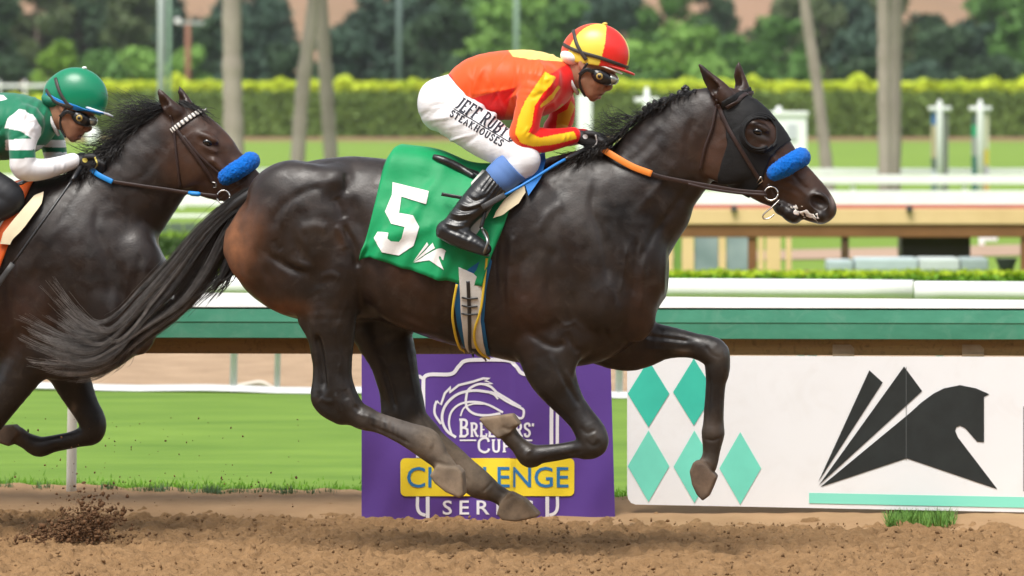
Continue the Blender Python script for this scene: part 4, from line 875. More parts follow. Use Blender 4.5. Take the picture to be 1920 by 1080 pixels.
def hind_legs(B, q, S):
    n = -.15; k = .72
    B.chain(st_px(q, S, [(600, 520, 62, n, .55), (618, 560, 54, n - .01, .6), (621, 600, 47, n - .01, .68), (623, 640, 41, n, .7), (625, 672, 36, n, .72), (627, 705, 33, n, .75), (632, 730, 33, n, .78), (645, 755, 31, n, .8), (664, 774, 25, n, .85), (688, 785, 21, n, .9)]), .03, LEG)
    B.chain(st_px(q, S, [(578, 600, 20, n, .6), (592, 640, 13, n, .6), (597, 680, 11, n, .6), (599, 715, 14, n, .7), (601, 745, 19, n, .85), (613, 762, 20, n, .85), (640, 775, 22, n, .8)]), .02, LEG)
    B.chain(st_px(q, S, [(680, 783, 22, n, .85), (710, 793, 19, n, .9), (736, 803, 20, n, .9), (765, 815, 23, n, .9), (795, 829, 28, n, .9), (812, 845, 24, n, .9)]), .012, (.085, .070, .060))
    B.chain(st_px(q, S, [(800, 832, 26, n, .9), (815, 850, 20, n, .95), (830, 868, 19, n, 1.), (838, 880, 20, n, 1.05)]), .012, DUST)
    B.prism([q(x, y, n)[[0, 2]] for x, y in [(809, 890), (822, 872), (858, 872), (870, 884), (872, 926), (864, 933), (838, 921), (818, 905)]], n, .060, .009, .005, HOOF)
    for o_ in (-.058, .058): B.chain(st_px(q, S, [(593, 640, 3, n + o_, 1), (600, 685, 7, n + o_, 1), (606, 728, 3, n + o_, 1)]), .03, LEG, True)
    f = .13
    B.chain(st_px(q, S, [(690, 540, 70, f, .55), (712, 610, 58, f, .65), (735, 668, 46, f, .72), (746, 707, 40, f, .75), (757, 748, 37, f, .75), (764, 780, 36, f, .8), (776, 796, 30, f, .85), (800, 812, 24, f, .9)]), .03, LEG)
    B.chain(st_px(q, S, [(718, 700, 14, f, .6), (727, 745, 14, f, .7), (735, 785, 20, f, .85), (752, 796, 24, f, .8), (780, 800, 26, f, .85)]), .02, LEG)
    B.chain(st_px(q, S, [(785, 800, 27, f, .85), (815, 826, 21, f, .9), (845, 852, 21, f, .9), (872, 880, 23, f, .9), (893, 904, 28, f, .9), (908, 914, 24, f, .92)]), .012, DUST)
    B.chain(st_px(q, S, [(900, 909, 24, f, .9), (922, 921, 19, f, .95), (942, 932, 17, f, 1.), (952, 940, 19, f, 1.05)]), .012, LEG)
    B.prism([q(x, y, f)[[0, 2]] for x, y in [(934, 962), (940, 942), (957, 921), (984, 934), (1012, 963), (1008, 969), (970, 976), (944, 974)]], f, .060, .009, .005, HOOF)
def fore_legs5(B, q, S):
    n = -.12
    B.chain(st_px(q, S, [(1015, 640, 50, n, .7), (1030, 690, 47, n, .75), (1045, 722, 39, n, .8), (1066, 755, 30, n, .82), (1090, 785, 26, n, .88), (1108, 812, 29, n, .95), (1112, 830, 28, n, .95), (1098, 840, 21, n, .95)]), .03, LEG)
    B.ell(q(1046, 690, n - .045), (30 * S, .04, 60 * S), -28, .03, LEG)
    B.chain(st_px(q, S, [(1104, 838, 20, n, .95), (1076, 843, 16, n, .9), (1040, 849, 16, n, .85), (1012, 852, 18, n, .9), (995, 855, 22, n, .95), (984, 848, 19, n, .95)]), .014, LEG)
    B.chain(st_px(q, S, [(990, 850, 19, n, .95), (974, 836, 16, n, 1.), (958, 820, 16, n, 1.05), (950, 808, 18, n, 1.1)]), .012, (.05, .037, .027))
    B.prism([q(x, y, n)[[0, 2]] for x, y in [(899, 783), (962, 775), (976, 794), (958, 812), (936, 822), (914, 802)]], n, .058, .009, .005, HOOF)
    f = .12
    B.chain(st_px(q, S, [(1120, 620, 62, f, .6), (1165, 642, 50, f, .62), (1215, 642, 39, f, .7), (1262, 643, 29, f, .8), (1303, 649, 24, f, .85), (1336, 660, 28, f, .9), (1345, 676, 24, f, .92), (1346, 700, 20, f, .92)]), .03, LEG)
    B.ell(q(1180, 655, f), (62 * S, .07, 36 * S), 0, .04, BR2)
    B.chain(st_px(q, S, [(1344, 690, 22, f, .92), (1342, 720, 19, f, .9), (1340, 745, 18, f, .88), (1338, 785, 19.5, f, .9), (1337, 812, 21, f, .95), (1335, 835, 17, f, .95)]), .014, LEG)
    B.chain(st_px(q, S, [(1337, 812, 20, f, .95), (1335, 836, 17, f, 1.), (1332, 858, 16, f, 1.05), (1327, 872, 18, f, 1.1)]), .012, (.05, .037, .027))
    B.prism([q(x, y, f)[[0, 2]] for x, y in [(1295, 882), (1302, 865), (1319, 861), (1346, 893), (1330, 930), (1319, 938), (1308, 927), (1299, 906)]], f, .056, .009, .005, (.13, .085, .055))
def neck_head(B, q, S, neck, head, mouth, eye, nostril, ears, cheek, col=FACE):
    B.chain(st_px(q, S, neck), .06, DK); B.chain(st_px(q, S, head), .035, col)
    for x, y, r, c, k in mouth: B.ell(q(x, y, c), (r * S, r * S * k, r * S), 0, .015, LEG)
    ex, ey = eye
    for sg in (-1, 1):
        B.ell(q(cheek[0], cheek[1], sg * .062), (cheek[2] * S, .030, cheek[2] * S * .92), 0, .03, col)
        B.ell(q(ex + 2, ey - 9, sg * .074), (22 * S, .018, 8 * S), -25, .014, col)           # brow
        B.ell(q(ex, ey + 1, sg * .098), (13 * S, .014, 8 * S), -15, .006, LEG, True)          # socket
        B.ell(q(ex + 1, ey + 11, sg * .076), (20 * S, .012, 5 * S), -25, .014, col)            # lower lid
        nx, ny = nostril
        B.ell(q(nx, ny, sg * .050), (22 * S, .020, 19 * S), -35, .015, LEG)                    # nostril wing
        B.ell(q(nx + 1, ny + 1, sg * .068), (18 * S, .034, 12 * S), -28, .008, (.01, .004, .004), True)
        B.chain([(q(ex + 12, ey + 34, sg * .075), .014, 1), (q(ex + 55, ey + 80, sg * .056), .010, 1)], .02, col)      # facial crest
    for e in ears:
        B.chain(st_px(q, S, e), .012, BR2); o_ = -.020 if e[0][3] < 0 else -.016
        B.chain(st_px(q, S, [(x - 5, y + 1, r * .62, c + o_ * (.9 if i else .6), k) for i, (x, y, r, c, k) in enumerate(e[1:-1])]), .006, LEG, True)
def fix(m):
    v, f = m[0], m[1]; a, b, c = v[f[:, 0]], v[f[:, 1]], v[f[:, 2]]
    if np.einsum('ij,ij->i', a, np.cross(b, c)).sum() < 0: f = f[:, ::-1].copy()
    return (v, f) + tuple(m[2:])

M_COAT = mat('horse_coat', DK, attr=True, var=.4, scale=12., detail=10., rough=.42, spec=.42, bump=.22, bscale=110., bdist=.004, crease=(8.5, .16, .010, (1, 1, .75)), flecks=((.075, .058, .048), 13., .34))
def gloss_patches(m, lo_, hi_, sc):
    N, L = m.node_tree.nodes, m.node_tree.links; b = N['Principled BSDF']; tc = N.new('ShaderNodeTexCoord'); n = N.new('ShaderNodeTexNoise'); n.inputs['Scale'].default_value = sc; n.inputs['Detail'].default_value = 7; n.inputs['Distortion'].default_value = .6
    r = N.new('ShaderNodeMapRange'); r.inputs['From Min'].default_value = .3; r.inputs['From Max'].default_value = .7; r.inputs['To Min'].default_value = lo_; r.inputs['To Max'].default_value = hi_
    L.new(tc.outputs['Object'], n.inputs['Vector']); L.new(n.outputs['Fac'], r.inputs['Value'])
    at = N.new('ShaderNodeAttribute'); at.attribute_name = 'Col'; bw = N.new('ShaderNodeRGBToBW'); L.new(at.outputs['Color'], bw.inputs[0]); q = N.new('ShaderNodeMapRange'); q.inputs['From Min'].default_value = .03; q.inputs['From Max'].default_value = .10; L.new(bw.outputs[0], q.inputs['Value'])
    mx = N.new('ShaderNodeMix'); mx.data_type = 'FLOAT'; L.new(q.outputs[0], mx.inputs['Factor']); L.new(r.outputs[0], mx.inputs[2]); mx.inputs[3].default_value = .85; L.new(mx.outputs[0], b.inputs['Roughness'])      # dusty parts are dull
gloss_patches(M_COAT, .28, .54, 16.)
M_HAIR = mat('horse_hair', DK, attr=True, var=.4, scale=30., rough=.45, spec=.5)
M_EYE = mat('horse_eye', (.004, .003, .003), rough=.08, spec=.7)
HRES = .0065

# --- leading horse
q5 = lambda x, y, c=0.: H5.P(x, y, c)
B5 = Body(); barrel(B5, q5, S5); hind_legs(B5, q5, S5); fore_legs5(B5, q5, S5)
neck_head(B5, q5, S5,
    [(1120, 400, 118, 0, .62), (1180, 385, 112, 0, .56), (1214, 345, 96, 0, .54), (1252, 300, 90, 0, .50), (1291, 262, 82, 0, .46), (1320, 236, 70, 0, .46), (1350, 210, 46, 0, .55)],
    [(1366, 214, 44, 0, .62), (1384, 246, 66, 0, .56), (1404, 280, 74, 0, .47), (1432, 309, 66, 0, .46), (1458, 332, 56, 0, .46), (1484, 347, 46, 0, .50), (1510, 368, 41, 0, .55), (1530, 384, 34, 0, .66), (1544, 392, 25, 0, .85)],
    [(1482, 398, 17, 0, 1.7), (1490, 406, 14, 0, 1.9), (1466, 388, 16, 0, 1.6), (1540, 404, 16, 0, 1.9)],
    (1420, 246), (1534, 379),
    [[(1362, 186, 20, -.055, .8), (1346, 166, 17, -.06, .7), (1330, 148, 12, -.065, .6), (1319, 132, 7, -.066, .6), (1310, 119, 2, -.066, .6)],
     [(1392, 176, 17, .05, .8), (1390, 158, 13, .055, .7), (1386, 140, 10, .058, .6), (1385, 126, 6, .06, .6), (1385, 117, 2, .06, .6)]],
    (1362, 298, 50))
body5 = fix(B5.mesh(HRES))
# muscle edges, tendons and veins of the near side
MUSCLE = [([(505, 440), (516, 404), (545, 374), (580, 356), (610, 352)], 8, -.0042), ([(513, 448), (519, 462), (528, 470)], 6, -.004), ([(498, 462), (532, 488), (568, 498), (592, 500)], 7, .006), ([(508, 476), (545, 502), (585, 512)], 8, -.0045),
    ([(648, 322), (650, 345), (646, 362)], 4, -.006), ([(629, 368), (638, 390), (646, 412)], 6, -.006), ([(644, 420), (658, 450), (668, 482), (671, 505)], 4.5, -.010), ([(652, 440), (664, 470), (674, 492)], 2.5, .004), ([(630, 420), (642, 448), (648, 470)], 5, .005),
    ([(560, 430), (590, 425), (615, 432)], 10, .006), ([(476, 380), (470, 430), (480, 480), (510, 530)], 7, -.004), ([(600, 520), (622, 514), (640, 524)], 5, .004), ([(590, 622), (600, 660), (605, 700), (608, 735)], 4.5, -.013), ([(606, 640), (612, 690), (616, 730)], 3, .003),
    ([(640, 590), (630, 630), (640, 668), (634, 700)], 3, .0035), ([(652, 560), (640, 600), (648, 640)], 3, .003), ([(628, 735), (634, 760), (640, 775)], 3, .004), ([(655, 725), (662, 745), (672, 765)], 3, .004), ([(645, 730), (650, 750)], 4, -.004),
    ([(1060, 380), (1030, 400), (1005, 440)], 8, .004), ([(1118, 330), (1110, 390), (1124, 430), (1136, 480), (1140, 540)], 7, -.007), ([(1176, 460), (1170, 510), (1162, 552)], 2.5, .004), ([(1196, 440), (1190, 500), (1186, 560)], 5, -.006), ([(1212, 450), (1206, 520), (1202, 580)], 5, .005),
    ([(968, 590), (1000, 630), (1040, 650), (1062, 640)], 6, -.008), ([(985, 470), (975, 520), (985, 570)], 9, -.005), ([(1040, 460), (1030, 520), (1040, 580)], 9, -.005), ([(1060, 560), (1075, 600), (1100, 622)], 4, .003), ([(1040, 590), (1060, 610), (1084, 600)], 3, .003), ([(1060, 620), (1076, 650), (1090, 660)], 5, -.006), ([(1130, 610), (1145, 640), (1165, 650)], 5, -.005),
    ([(945, 430), (938, 500), (944, 570), (952, 620)], 6, -.008), ([(962, 440), (958, 500)], 5, .004), ([(1306, 330), (1270, 382), (1226, 440), (1196, 500)], 7, -.007), ([(1270, 300), (1235, 350), (1190, 400)], 8, .004), ([(1300, 220), (1290, 270), (1300, 320)], 8, -.005), ([(1240, 240), (1210, 280), (1170, 310)], 8, -.004),
    ([(1040, 680), (1062, 720), (1090, 765)], 4, -.006), ([(1056, 690), (1078, 730), (1100, 775)], 3, .004), ([(1026, 660), (1046, 700), (1058, 730)], 4, .004), ([(1095, 846), (1050, 856), (1012, 864)], 2.5, -.004), ([(1112, 810), (1122, 826)], 4, .004),
    ([(1470, 290), (1490, 330), (1515, 358)], 3, -.003), ([(1452, 350), (1480, 360), (1502, 372)], 3, .003), ([(1470, 340), (1495, 352), (1515, 370)], 2, .0025), ([(690, 792), (690, 776)], 2, .003), ([(712, 803), (718, 782)], 2, -.003), ([(724, 808), (730, 788)], 2, .003),
    ([(760, 600), (800, 620), (850, 640)], 5, .004), ([(740, 580), (790, 605), (840, 622)], 5, -.003)] + [([(760 + 26 * i, 540), (752 + 26 * i, 580), (756 + 26 * i, 618 + 4 * i)], 6, -.0022) for i in range(4)]
def coat_relief(m, fr, lines, inv=None):
    v, f, c = m; n = vnormals(v, f); v = v + n * (.003 * noise3(v * [1, 1, 1.4], .085, 1) + .0014 * noise3(v, .038, 2))[:, None]
    return relief((v, f, c), fr, [(a, w_ * (1.3 if w_ < 7 else 1.1), h_ * (1.2 if inv is None else .6)) for a, w_, h_ in lines], inv=inv)
body5 = coat_relief(body5, H5, MUSCLE + [([(690, 797), (730, 814), (772, 834)], 3, -.005), ([(672, 778), (700, 784), (730, 796)], 2.5, .003), ([(790, 812), (806, 826), (808, 842)], 3, .004), ([(815, 866), (838, 872), (862, 876)], 2.5, -.005), ([(600, 745), (612, 752), (628, 752)], 4, .005), ([(664, 760), (676, 772)], 3, -.005), ([(940, 800), (955, 806), (968, 800)], 2.5, -.005), ([(1000, 842), (988, 850), (990, 866)], 3, .004), ([(1088, 800), (1100, 812), (1118, 806)], 3, -.004), ([(1098, 826), (1112, 836), (1128, 828)], 3, -.004), ([(1010, 730), (1040, 762), (1070, 792)], 3.5, -.004)])
body5 = relief(body5, H5, [([(1200, 628), (1250, 634), (1296, 640)], 4, -.006), ([(1210, 655), (1260, 656), (1300, 660)], 4, .004), ([(1322, 648), (1334, 664), (1352, 672)], 3, -.004), ([(1340, 640), (1354, 656), (1358, 678)], 3, .003), ([(1332, 700), (1330, 745), (1326, 795)], 3, -.006), ([(1350, 700), (1348, 745), (1347, 795)], 3, .003), ([(1320, 822), (1336, 826), (1352, 820)], 2.5, -.005), ([(1304, 868), (1322, 868), (1342, 890)], 2.5, -.005),
    ([(720, 690), (732, 730), (742, 770)], 4, -.010), ([(760, 650), (768, 700), (778, 750)], 4, .004), ([(786, 770), (796, 790), (806, 806)], 3, -.004), ([(830, 850), (856, 878), (880, 904)], 3, -.005), ([(905, 922), (916, 912), (924, 902)], 2.5, -.005), ([(945, 940), (962, 930), (980, 938)], 2.5, -.005)], side=lambda v: v[:, 1] > .03)
# dust, bay tones, and paler and darker patches over the coat
def coat_marks(m, fr, mp=lambda p: p, marks=()):
    v, f, c = m; p = mp(fr.pix(v)); c = c.copy()
    for x, y, rx, ry, col, a in marks:
        wgt = a * np.exp(-(((p[:, 0] - x) / rx) ** 2 + ((p[:, 1] - y) / ry) ** 2)); c = c * (1 - wgt[:, None]) + np.array(col) * wgt[:, None]
    return v, f, c
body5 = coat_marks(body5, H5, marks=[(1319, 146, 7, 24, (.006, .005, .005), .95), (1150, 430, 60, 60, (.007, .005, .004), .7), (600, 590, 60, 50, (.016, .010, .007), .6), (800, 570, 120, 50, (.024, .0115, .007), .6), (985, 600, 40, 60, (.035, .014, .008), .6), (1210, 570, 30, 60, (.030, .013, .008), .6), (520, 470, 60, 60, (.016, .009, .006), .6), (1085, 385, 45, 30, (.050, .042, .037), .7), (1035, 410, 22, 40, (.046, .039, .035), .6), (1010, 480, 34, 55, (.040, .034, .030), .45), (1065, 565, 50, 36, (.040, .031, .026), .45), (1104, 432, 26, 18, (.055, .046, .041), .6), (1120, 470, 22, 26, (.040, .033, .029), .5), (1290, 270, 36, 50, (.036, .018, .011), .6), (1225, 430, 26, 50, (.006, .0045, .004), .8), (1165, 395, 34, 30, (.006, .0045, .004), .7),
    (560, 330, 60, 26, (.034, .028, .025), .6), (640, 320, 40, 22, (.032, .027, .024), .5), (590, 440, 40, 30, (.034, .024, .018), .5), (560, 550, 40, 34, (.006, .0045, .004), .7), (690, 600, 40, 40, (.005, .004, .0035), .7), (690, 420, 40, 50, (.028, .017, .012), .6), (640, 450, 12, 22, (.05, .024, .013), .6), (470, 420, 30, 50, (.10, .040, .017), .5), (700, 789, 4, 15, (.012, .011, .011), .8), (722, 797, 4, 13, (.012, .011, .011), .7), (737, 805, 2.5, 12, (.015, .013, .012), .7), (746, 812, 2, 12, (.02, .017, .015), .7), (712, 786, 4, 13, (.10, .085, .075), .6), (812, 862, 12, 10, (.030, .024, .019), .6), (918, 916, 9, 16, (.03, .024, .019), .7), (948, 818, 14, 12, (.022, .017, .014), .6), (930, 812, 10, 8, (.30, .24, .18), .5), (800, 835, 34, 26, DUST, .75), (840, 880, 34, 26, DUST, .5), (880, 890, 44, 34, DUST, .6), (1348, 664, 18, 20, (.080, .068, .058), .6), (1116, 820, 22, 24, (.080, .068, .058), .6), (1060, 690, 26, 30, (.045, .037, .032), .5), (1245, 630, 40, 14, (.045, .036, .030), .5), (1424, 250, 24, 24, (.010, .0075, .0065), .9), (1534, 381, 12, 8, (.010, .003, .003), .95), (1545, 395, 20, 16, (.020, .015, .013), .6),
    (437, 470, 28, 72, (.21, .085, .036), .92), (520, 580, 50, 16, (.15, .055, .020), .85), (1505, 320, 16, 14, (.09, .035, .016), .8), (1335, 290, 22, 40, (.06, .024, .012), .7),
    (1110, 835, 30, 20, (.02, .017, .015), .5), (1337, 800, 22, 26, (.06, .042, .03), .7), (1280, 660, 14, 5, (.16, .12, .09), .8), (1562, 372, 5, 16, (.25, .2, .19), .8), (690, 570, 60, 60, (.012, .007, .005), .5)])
horse5 = Thing('race_horse', 'dark bay racehorse galloping under green number 5 saddle cloth, wearing black blinker hood', 'horse', H5, q5(760, 1000) * [1, 0, 0] + [0, 0, .12])
horse5.part('body', body5, M_COAT)
BV5 = bvh_of(body5)
def eyeball(th, q, S, x, y, c, r=.021):
    for sg in (-1, 1):
        e = Body(); e.ell(q(x, y, sg * c), (r * 1.15, r * .75, r * .85), -15); th.part('eye', fix(e.mesh(.003)), M_EYE)
eyeball(horse5, q5, S5, 1420, 247, -(hit(H5, BV5, 1420, 247, 0)[0][1]) - .004)

# --- following horse: same barrel and hindquarters shifted, its own forehand
def m2(x, y): return 132 + (x - 1060) * .957, 330 + (y - 290) * .957
q2m = lambda x, y, c=0.: H2.P(*m2(x, y), c)
q2 = lambda x, y, c=0.: H2.P(x, y, c)
def m2h(x, y):                     # hind legs swung further back under the body
    a = math.radians(38); dx, dy = (x - 610) * .86, (y - 480) * .86
    return m2(610 + dx * math.cos(a) - dy * math.sin(a), 480 + dx * math.sin(a) + dy * math.cos(a))
B2 = Body(); barrel(B2, q2m, S2 * .957); hind_legs(B2, lambda x, y, c=0.: H2.P(*m2h(x, y), c), S2 * .87)
neck_head(B2, q2, S2,
    [(95, 460, 118, 0, .62), (150, 450, 118, 0, .56), (200, 408, 102, 0, .54), (243, 360, 92, 0, .52), (283, 316, 82, 0, .48), (312, 280, 70, 0, .46), (330, 252, 48, 0, .55)],
    [(335, 240, 42, 0, .62), (350, 262, 60, 0, .56), (378, 294, 66, 0, .48), (404, 317, 57, 0, .46), (431, 332, 47, 0, .50), (458, 352, 40, 0, .52), (484, 373, 37, 0, .58), (502, 388, 31, 0, .68), (514, 398, 24, 0, .85)],
    [(462, 388, 16, 0, 1.7), (470, 402, 13, 0, 1.9), (510, 408, 15, 0, 1.9)],
    (388, 267), (505, 384),
    [[(328, 212, 17, -.05, .8), (314, 196, 13, -.055, .7), (305, 182, 9, -.06, .6), (300, 172, 5, -.06, .6), (297, 164, 2, -.06, .6)],
     [(350, 200, 14, .05, .8), (345, 186, 10, .055, .7), (340, 174, 7, .058, .6), (336, 161, 2, .06, .6)]],
    (338, 312, 46), FACE)
n2 = -.12; f2 = .12
B2.chain(st_px(q2, S2, [(120, 600, 60, f2, .6), (124, 650, 54, f2, .66), (126, 690, 40, f2, .74), (143, 730, 33, f2, .8), (160, 765, 27, f2, .88), (173, 790, 26, f2, .95), (172, 810, 24, f2, .95), (158, 818, 18, f2, .95)]), .03, LEG)
B2.chain(st_px(q2, S2, [(164, 816, 18, f2, .95), (130, 826, 16, f2, .88), (100, 832, 16, f2, .88), (76, 838, 19, f2, .95), (62, 834, 17, f2, .95)]), .014, LEG)
B2.chain(st_px(q2, S2, [(68, 836, 17, f2, .95), (48, 826, 16, f2, 1.), (32, 816, 17, f2, 1.1)]), .012, (.05, .037, .027))
B2.prism([q2(x, y, f2)[[0, 2]] for x, y in [(42, 808), (28, 796), (2, 798), (-24, 808), (-8, 826), (22, 836)]], f2, .056, .009, .005, (.12, .08, .055))
B2.chain(st_px(q2, S2, [(80, 600, 64, n2, .66), (60, 655, 52, n2, .74), (36, 700, 42, n2, .8), (8, 748, 32, n2, .85), (-20, 790, 27, n2, .9), (-36, 812, 27, n2, .95), (-54, 818, 20, n2, .95)]), .03, LEG)
B2.chain(st_px(q2, S2, [(-46, 818, 18, n2, .95), (-80, 826, 16, n2, .88), (-118, 836, 18, n2, .92), (-132, 842, 20, n2, .95)]), .014, LEG)
B2.chain(st_px(q2, S2, [(-130, 842, 18, n2, .95), (-152, 832, 15, n2, 1.), (-164, 822, 17, n2, 1.1)]), .012, (.05, .037, .027))
B2.prism([q2(x, y, n2)[[0, 2]] for x, y in [(-152, 812), (-168, 800), (-196, 806), (-214, 816), (-190, 834), (-168, 838)]], n2, .056, .009, .005, HOOF)
body2 = fix(B2.mesh(.008))
body2 = coat_relief(body2, H2, [l for l in MUSCLE if max(p[0] for p in l[0]) < 1260 and max(p[1] for p in l[0]) < 660 and l[0][0][0] > 700], inv=m2)
body2 = coat_marks(body2, H2, marks=[(430, 300, 20, 30, (.06, .026, .014), .6), (470, 330, 30, 20, (.06, .026, .014), .6), (330, 290, 20, 40, (.045, .02, .011), .6), (138, 766, 5, 9, (.16, .12, .09), .8), (20, 600, 50, 60, (.03, .011, .006), .7)])
horse2 = Thing('race_horse', 'dark brown racehorse at left edge following behind, with white beaded brow band and no hood', 'horse', H2, q2m(760, 1000) * [1, 0, 0] + [0, 0, .12])
horse2.part('body', body2, M_COAT)
BV2 = bvh_of(body2)
eyeball(horse2, q2, S2, 389, 267, -(hit(H2, BV2, 389, 267, 0)[0][1]) - .004)

# --- tails and manes: strands that follow guide curves
def guide_hair(fr, guides, n, spread, r0, r1, c0, c1, seed, m=22, cl=(-.06, .06), trim=(.75, 1.0), wav=5., locks=46):
    """strands gathered into locks; each lock follows a blend of the guide curves"""
    R = np.random.default_rng(seed); out = []; G = [spline(g, m) for g in guides]; s = np.linspace(0, 1, m); LK = []
    for i in range(locks):
        a = R.random() * (len(G) - 1); ph = R.random(3) * 6.28; amp = spread * (.15 + 1.1 * s ** 1.6)
        LK.append((a, R.normal() * amp + wav * s * np.sin(ph[0] + s * (4 + 4 * R.random())), R.normal() * amp + wav * s * np.sin(ph[1] + s * (4 + 5 * R.random())), R.uniform(*cl), R.uniform(*trim), R.uniform(.6, 1.5), R.uniform(.6, 1.3)))
    for i in range(n):
        a, lx, ly, lc, lt, lf, lw = LK[R.integers(locks)]; a = min(max(a + R.normal() * .10, 0), len(G) - 1.001); j = int(a); t = a - j; P = G[j] * (1 - t) + G[min(j + 1, len(G) - 1)] * t
        ph = R.random(3) * 6.28; tight = .28 + .9 * np.abs(s - .55); am = spread * .28 * lw * tight * (1.6 if R.random() < .12 else 1)
        dx = lx + R.normal() * am + 1.5 * s * np.sin(ph[0] + 7 * s); dy = ly + R.normal() * am + 1.5 * s * np.sin(ph[1] + 7 * s); cc = (lc + R.normal() * .008) * (.35 + .9 * s)
        k = max(4, int(m * lt * R.uniform(.86, 1.0)))
        P3 = np.array([fr.P(P[u, 0] + dx[u], P[u, 1] + dy[u], cc[u]) for u in range(k)])
        f = lf * R.uniform(.75, 1.25); out.append((P3, r0 * R.uniform(.7, 1.2), r1, np.array(c0) * f, np.array(c1) * f))
    return out
TK = (.008, .0062, .0055); TG = (.17, .155, .145)
tail5 = guide_hair(H5, [
    [(468, 362), (425, 388), (372, 432), (318, 498), (268, 556), (228, 606), (190, 630), (140, 590), (80, 500)],
    [(464, 368), (420, 398), (368, 455), (316, 520), (262, 578), (212, 632), (160, 640), (90, 610), (5, 570)],
    [(460, 374), (412, 415), (366, 478), (318, 545), (258, 600), (204, 655), (150, 672), (80, 650), (0, 610)],
    [(456, 382), (415, 440), (378, 505), (335, 566), (272, 612), (214, 655), (165, 675), (100, 668), (30, 640)],
    [(452, 396), (424, 458), (394, 520), (350, 572), (292, 610), (232, 648), (180, 678), (120, 682), (40, 680)]], 3000, 19, .0011, .00035, TK, TG, 3, m=26, trim=(.78, 1.0))
tail5 += guide_hair(H5, [[(450, 400), (430, 460), (408, 510), (370, 545), (320, 590)], [(448, 420), (436, 480), (420, 520), (400, 548), (366, 580)], [(446, 470), (440, 505), (428, 522), (404, 530), (372, 545)]], 170, 10, .0022, .0008, TK, (.02, .017, .015), 4, m=16, cl=(-.04, .05))
tail5 += guide_hair(H5, [[(250, 600), (222, 645), (205, 680), (180, 690)], [(285, 585), (258, 640), (228, 682), (195, 690)]], 60, 9, .0018, .0006, TK, (.05, .04, .035), 14, m=14, cl=(-.05, .03))
horse5.part('tail', hair(tail5), M_HAIR)
tailcore = Body(); tailcore.chain([(q5(470, 366), .036, 1), (q5(432, 392), .034, 1), (q5(398, 434), .026, .9), (q5(370, 478), .014, .9), (q5(350, 510), .006, .9)], .01, TK)
horse5.part('dock', fix(tailcore.mesh(.009)), M_HAIR)
tail2 = guide_hair(H2, [[m2(*p) for p in g] for g in ([(468, 362), (372, 432), (268, 556), (190, 630), (80, 560)], [(456, 382), (415, 440), (335, 566), (214, 655), (30, 640)])], 260, 16, .004, .001, TK, (.03, .025, .022), 5)
horse2.part('tail', hair(tail2), M_HAIR)
def mane(fr, pts, n, length, seed, dirn, c=(-.05, .03), r=.0022, wav=4.):
    """pts: crest polyline px; dirn(s) -> px direction of the lock at s"""
    R = np.random.default_rng(seed); P = spline(pts, 60); out = []
    for i in range(n):
        s = R.random(); b = P[int(s * 59)] + R.normal(size=2) * 2; d = np.array(dirn(s), float); L = length(s) * R.uniform(.6, 1.25); c0 = R.uniform(-.02, .02); c1 = R.uniform(*c)
        d = d + R.normal(size=2) * .14; d /= np.linalg.norm(d); g = np.array([d[1], -d[0]]) * R.normal() * .25 + np.array([0, .25]) * R.random()
        ph = R.random() * 6.28; t = np.linspace(0, 1, 12)
        Q = b + np.outer(t, d) * L + np.outer(t ** 2, g) * L + np.outer(np.sin(ph + t * 6) * t * wav, [-d[1], d[0]])
        f = R.uniform(.6, 1.5); out.append((np.array([fr.P(Q[k, 0], Q[k, 1], c0 + (c1 - c0) * min(1, t[k] * 1.6)) for k in range(12)]), r * R.uniform(.8, 1.3), .0006, np.array(TK) * f, np.array(TK) * 1.4 * f))
    return out
mane5 = mane(H5, [(1070, 288), (1120, 278), (1160, 258), (1200, 222), (1250, 190), (1310, 168)], 620, lambda s: 52 - 30 * s, 8, lambda s: (-1, .18 + .35 * (1 - s)), c=(-.15, .04), wav=5)
mane5 += mane(H5, [(1090, 285), (1130, 270), (1165, 255)], 150, lambda s: 34, 9, lambda s: (-.8, .5), c=(-.16, -.09), r=.0022)
mane5 += mane(H5, [(1140, 262), (1160, 235), (1185, 218)], 70, lambda s: 46, 10, lambda s: (-1, -.25), c=(-.05, .05), r=.0014, wav=7)
horse5.part('mane', hair(mane5), M_HAIR)
for i, (x, y, r) in enumerate([(1232, 197, 11), (1246, 190, 10), (1262, 184, 9), (1277, 178, 9), (1288, 172, 8), (1215, 212, 12), (1284, 166, 6)]):
    kb = Body(); R = np.random.default_rng(i)
    for u in range(6): kb.ell(q5(x + R.normal() * r * .6, y + R.normal() * r * .5, R.uniform(-.025, .012)), (r * S5 * R.uniform(.4, .8),) * 3, 0, .005, TK)
    horse5.part('mane_knot', fix(kb.mesh(.004)), M_HAIR)
fl5 = mane(H5, [(1372, 168), (1390, 172), (1402, 178)], 40, lambda s: 26, 12, lambda s: (1, .9), c=(-.03, .03), r=.002)
mane2 = mane(H2, [(150, 318), (185, 300), (225, 268), (262, 238), (300, 212), (335, 196)], 760, lambda s: 58 + 42 * s - 30 * max(0, s - .75), 18, lambda s: (-1, .15 - .1 * s + .5 * (1 - s)), c=(-.10, .04), r=.0024, wav=6)
mane2 += mane(H2, [(158, 312), (200, 285), (240, 255)], 260, lambda s: 40, 19, lambda s: (-.7, .8), c=(-.13, -.07), r=.0026)
mane2 += mane(H2, [(335, 192), (350, 192), (368, 200)], 120, lambda s: 44, 20, lambda s: (.75, .7), c=(-.06, .05), r=.002)
mane2 += mane(H2, [(250, 225), (300, 200), (330, 195)], 60, lambda s: 85, 21, lambda s: (-1, -.1), c=(-.03, .05), r=.0014, wav=9)
horse2.part('mane', hair(mane2), M_HAIR)
horse5.part('forelock', hair(fl5), M_HAIR)
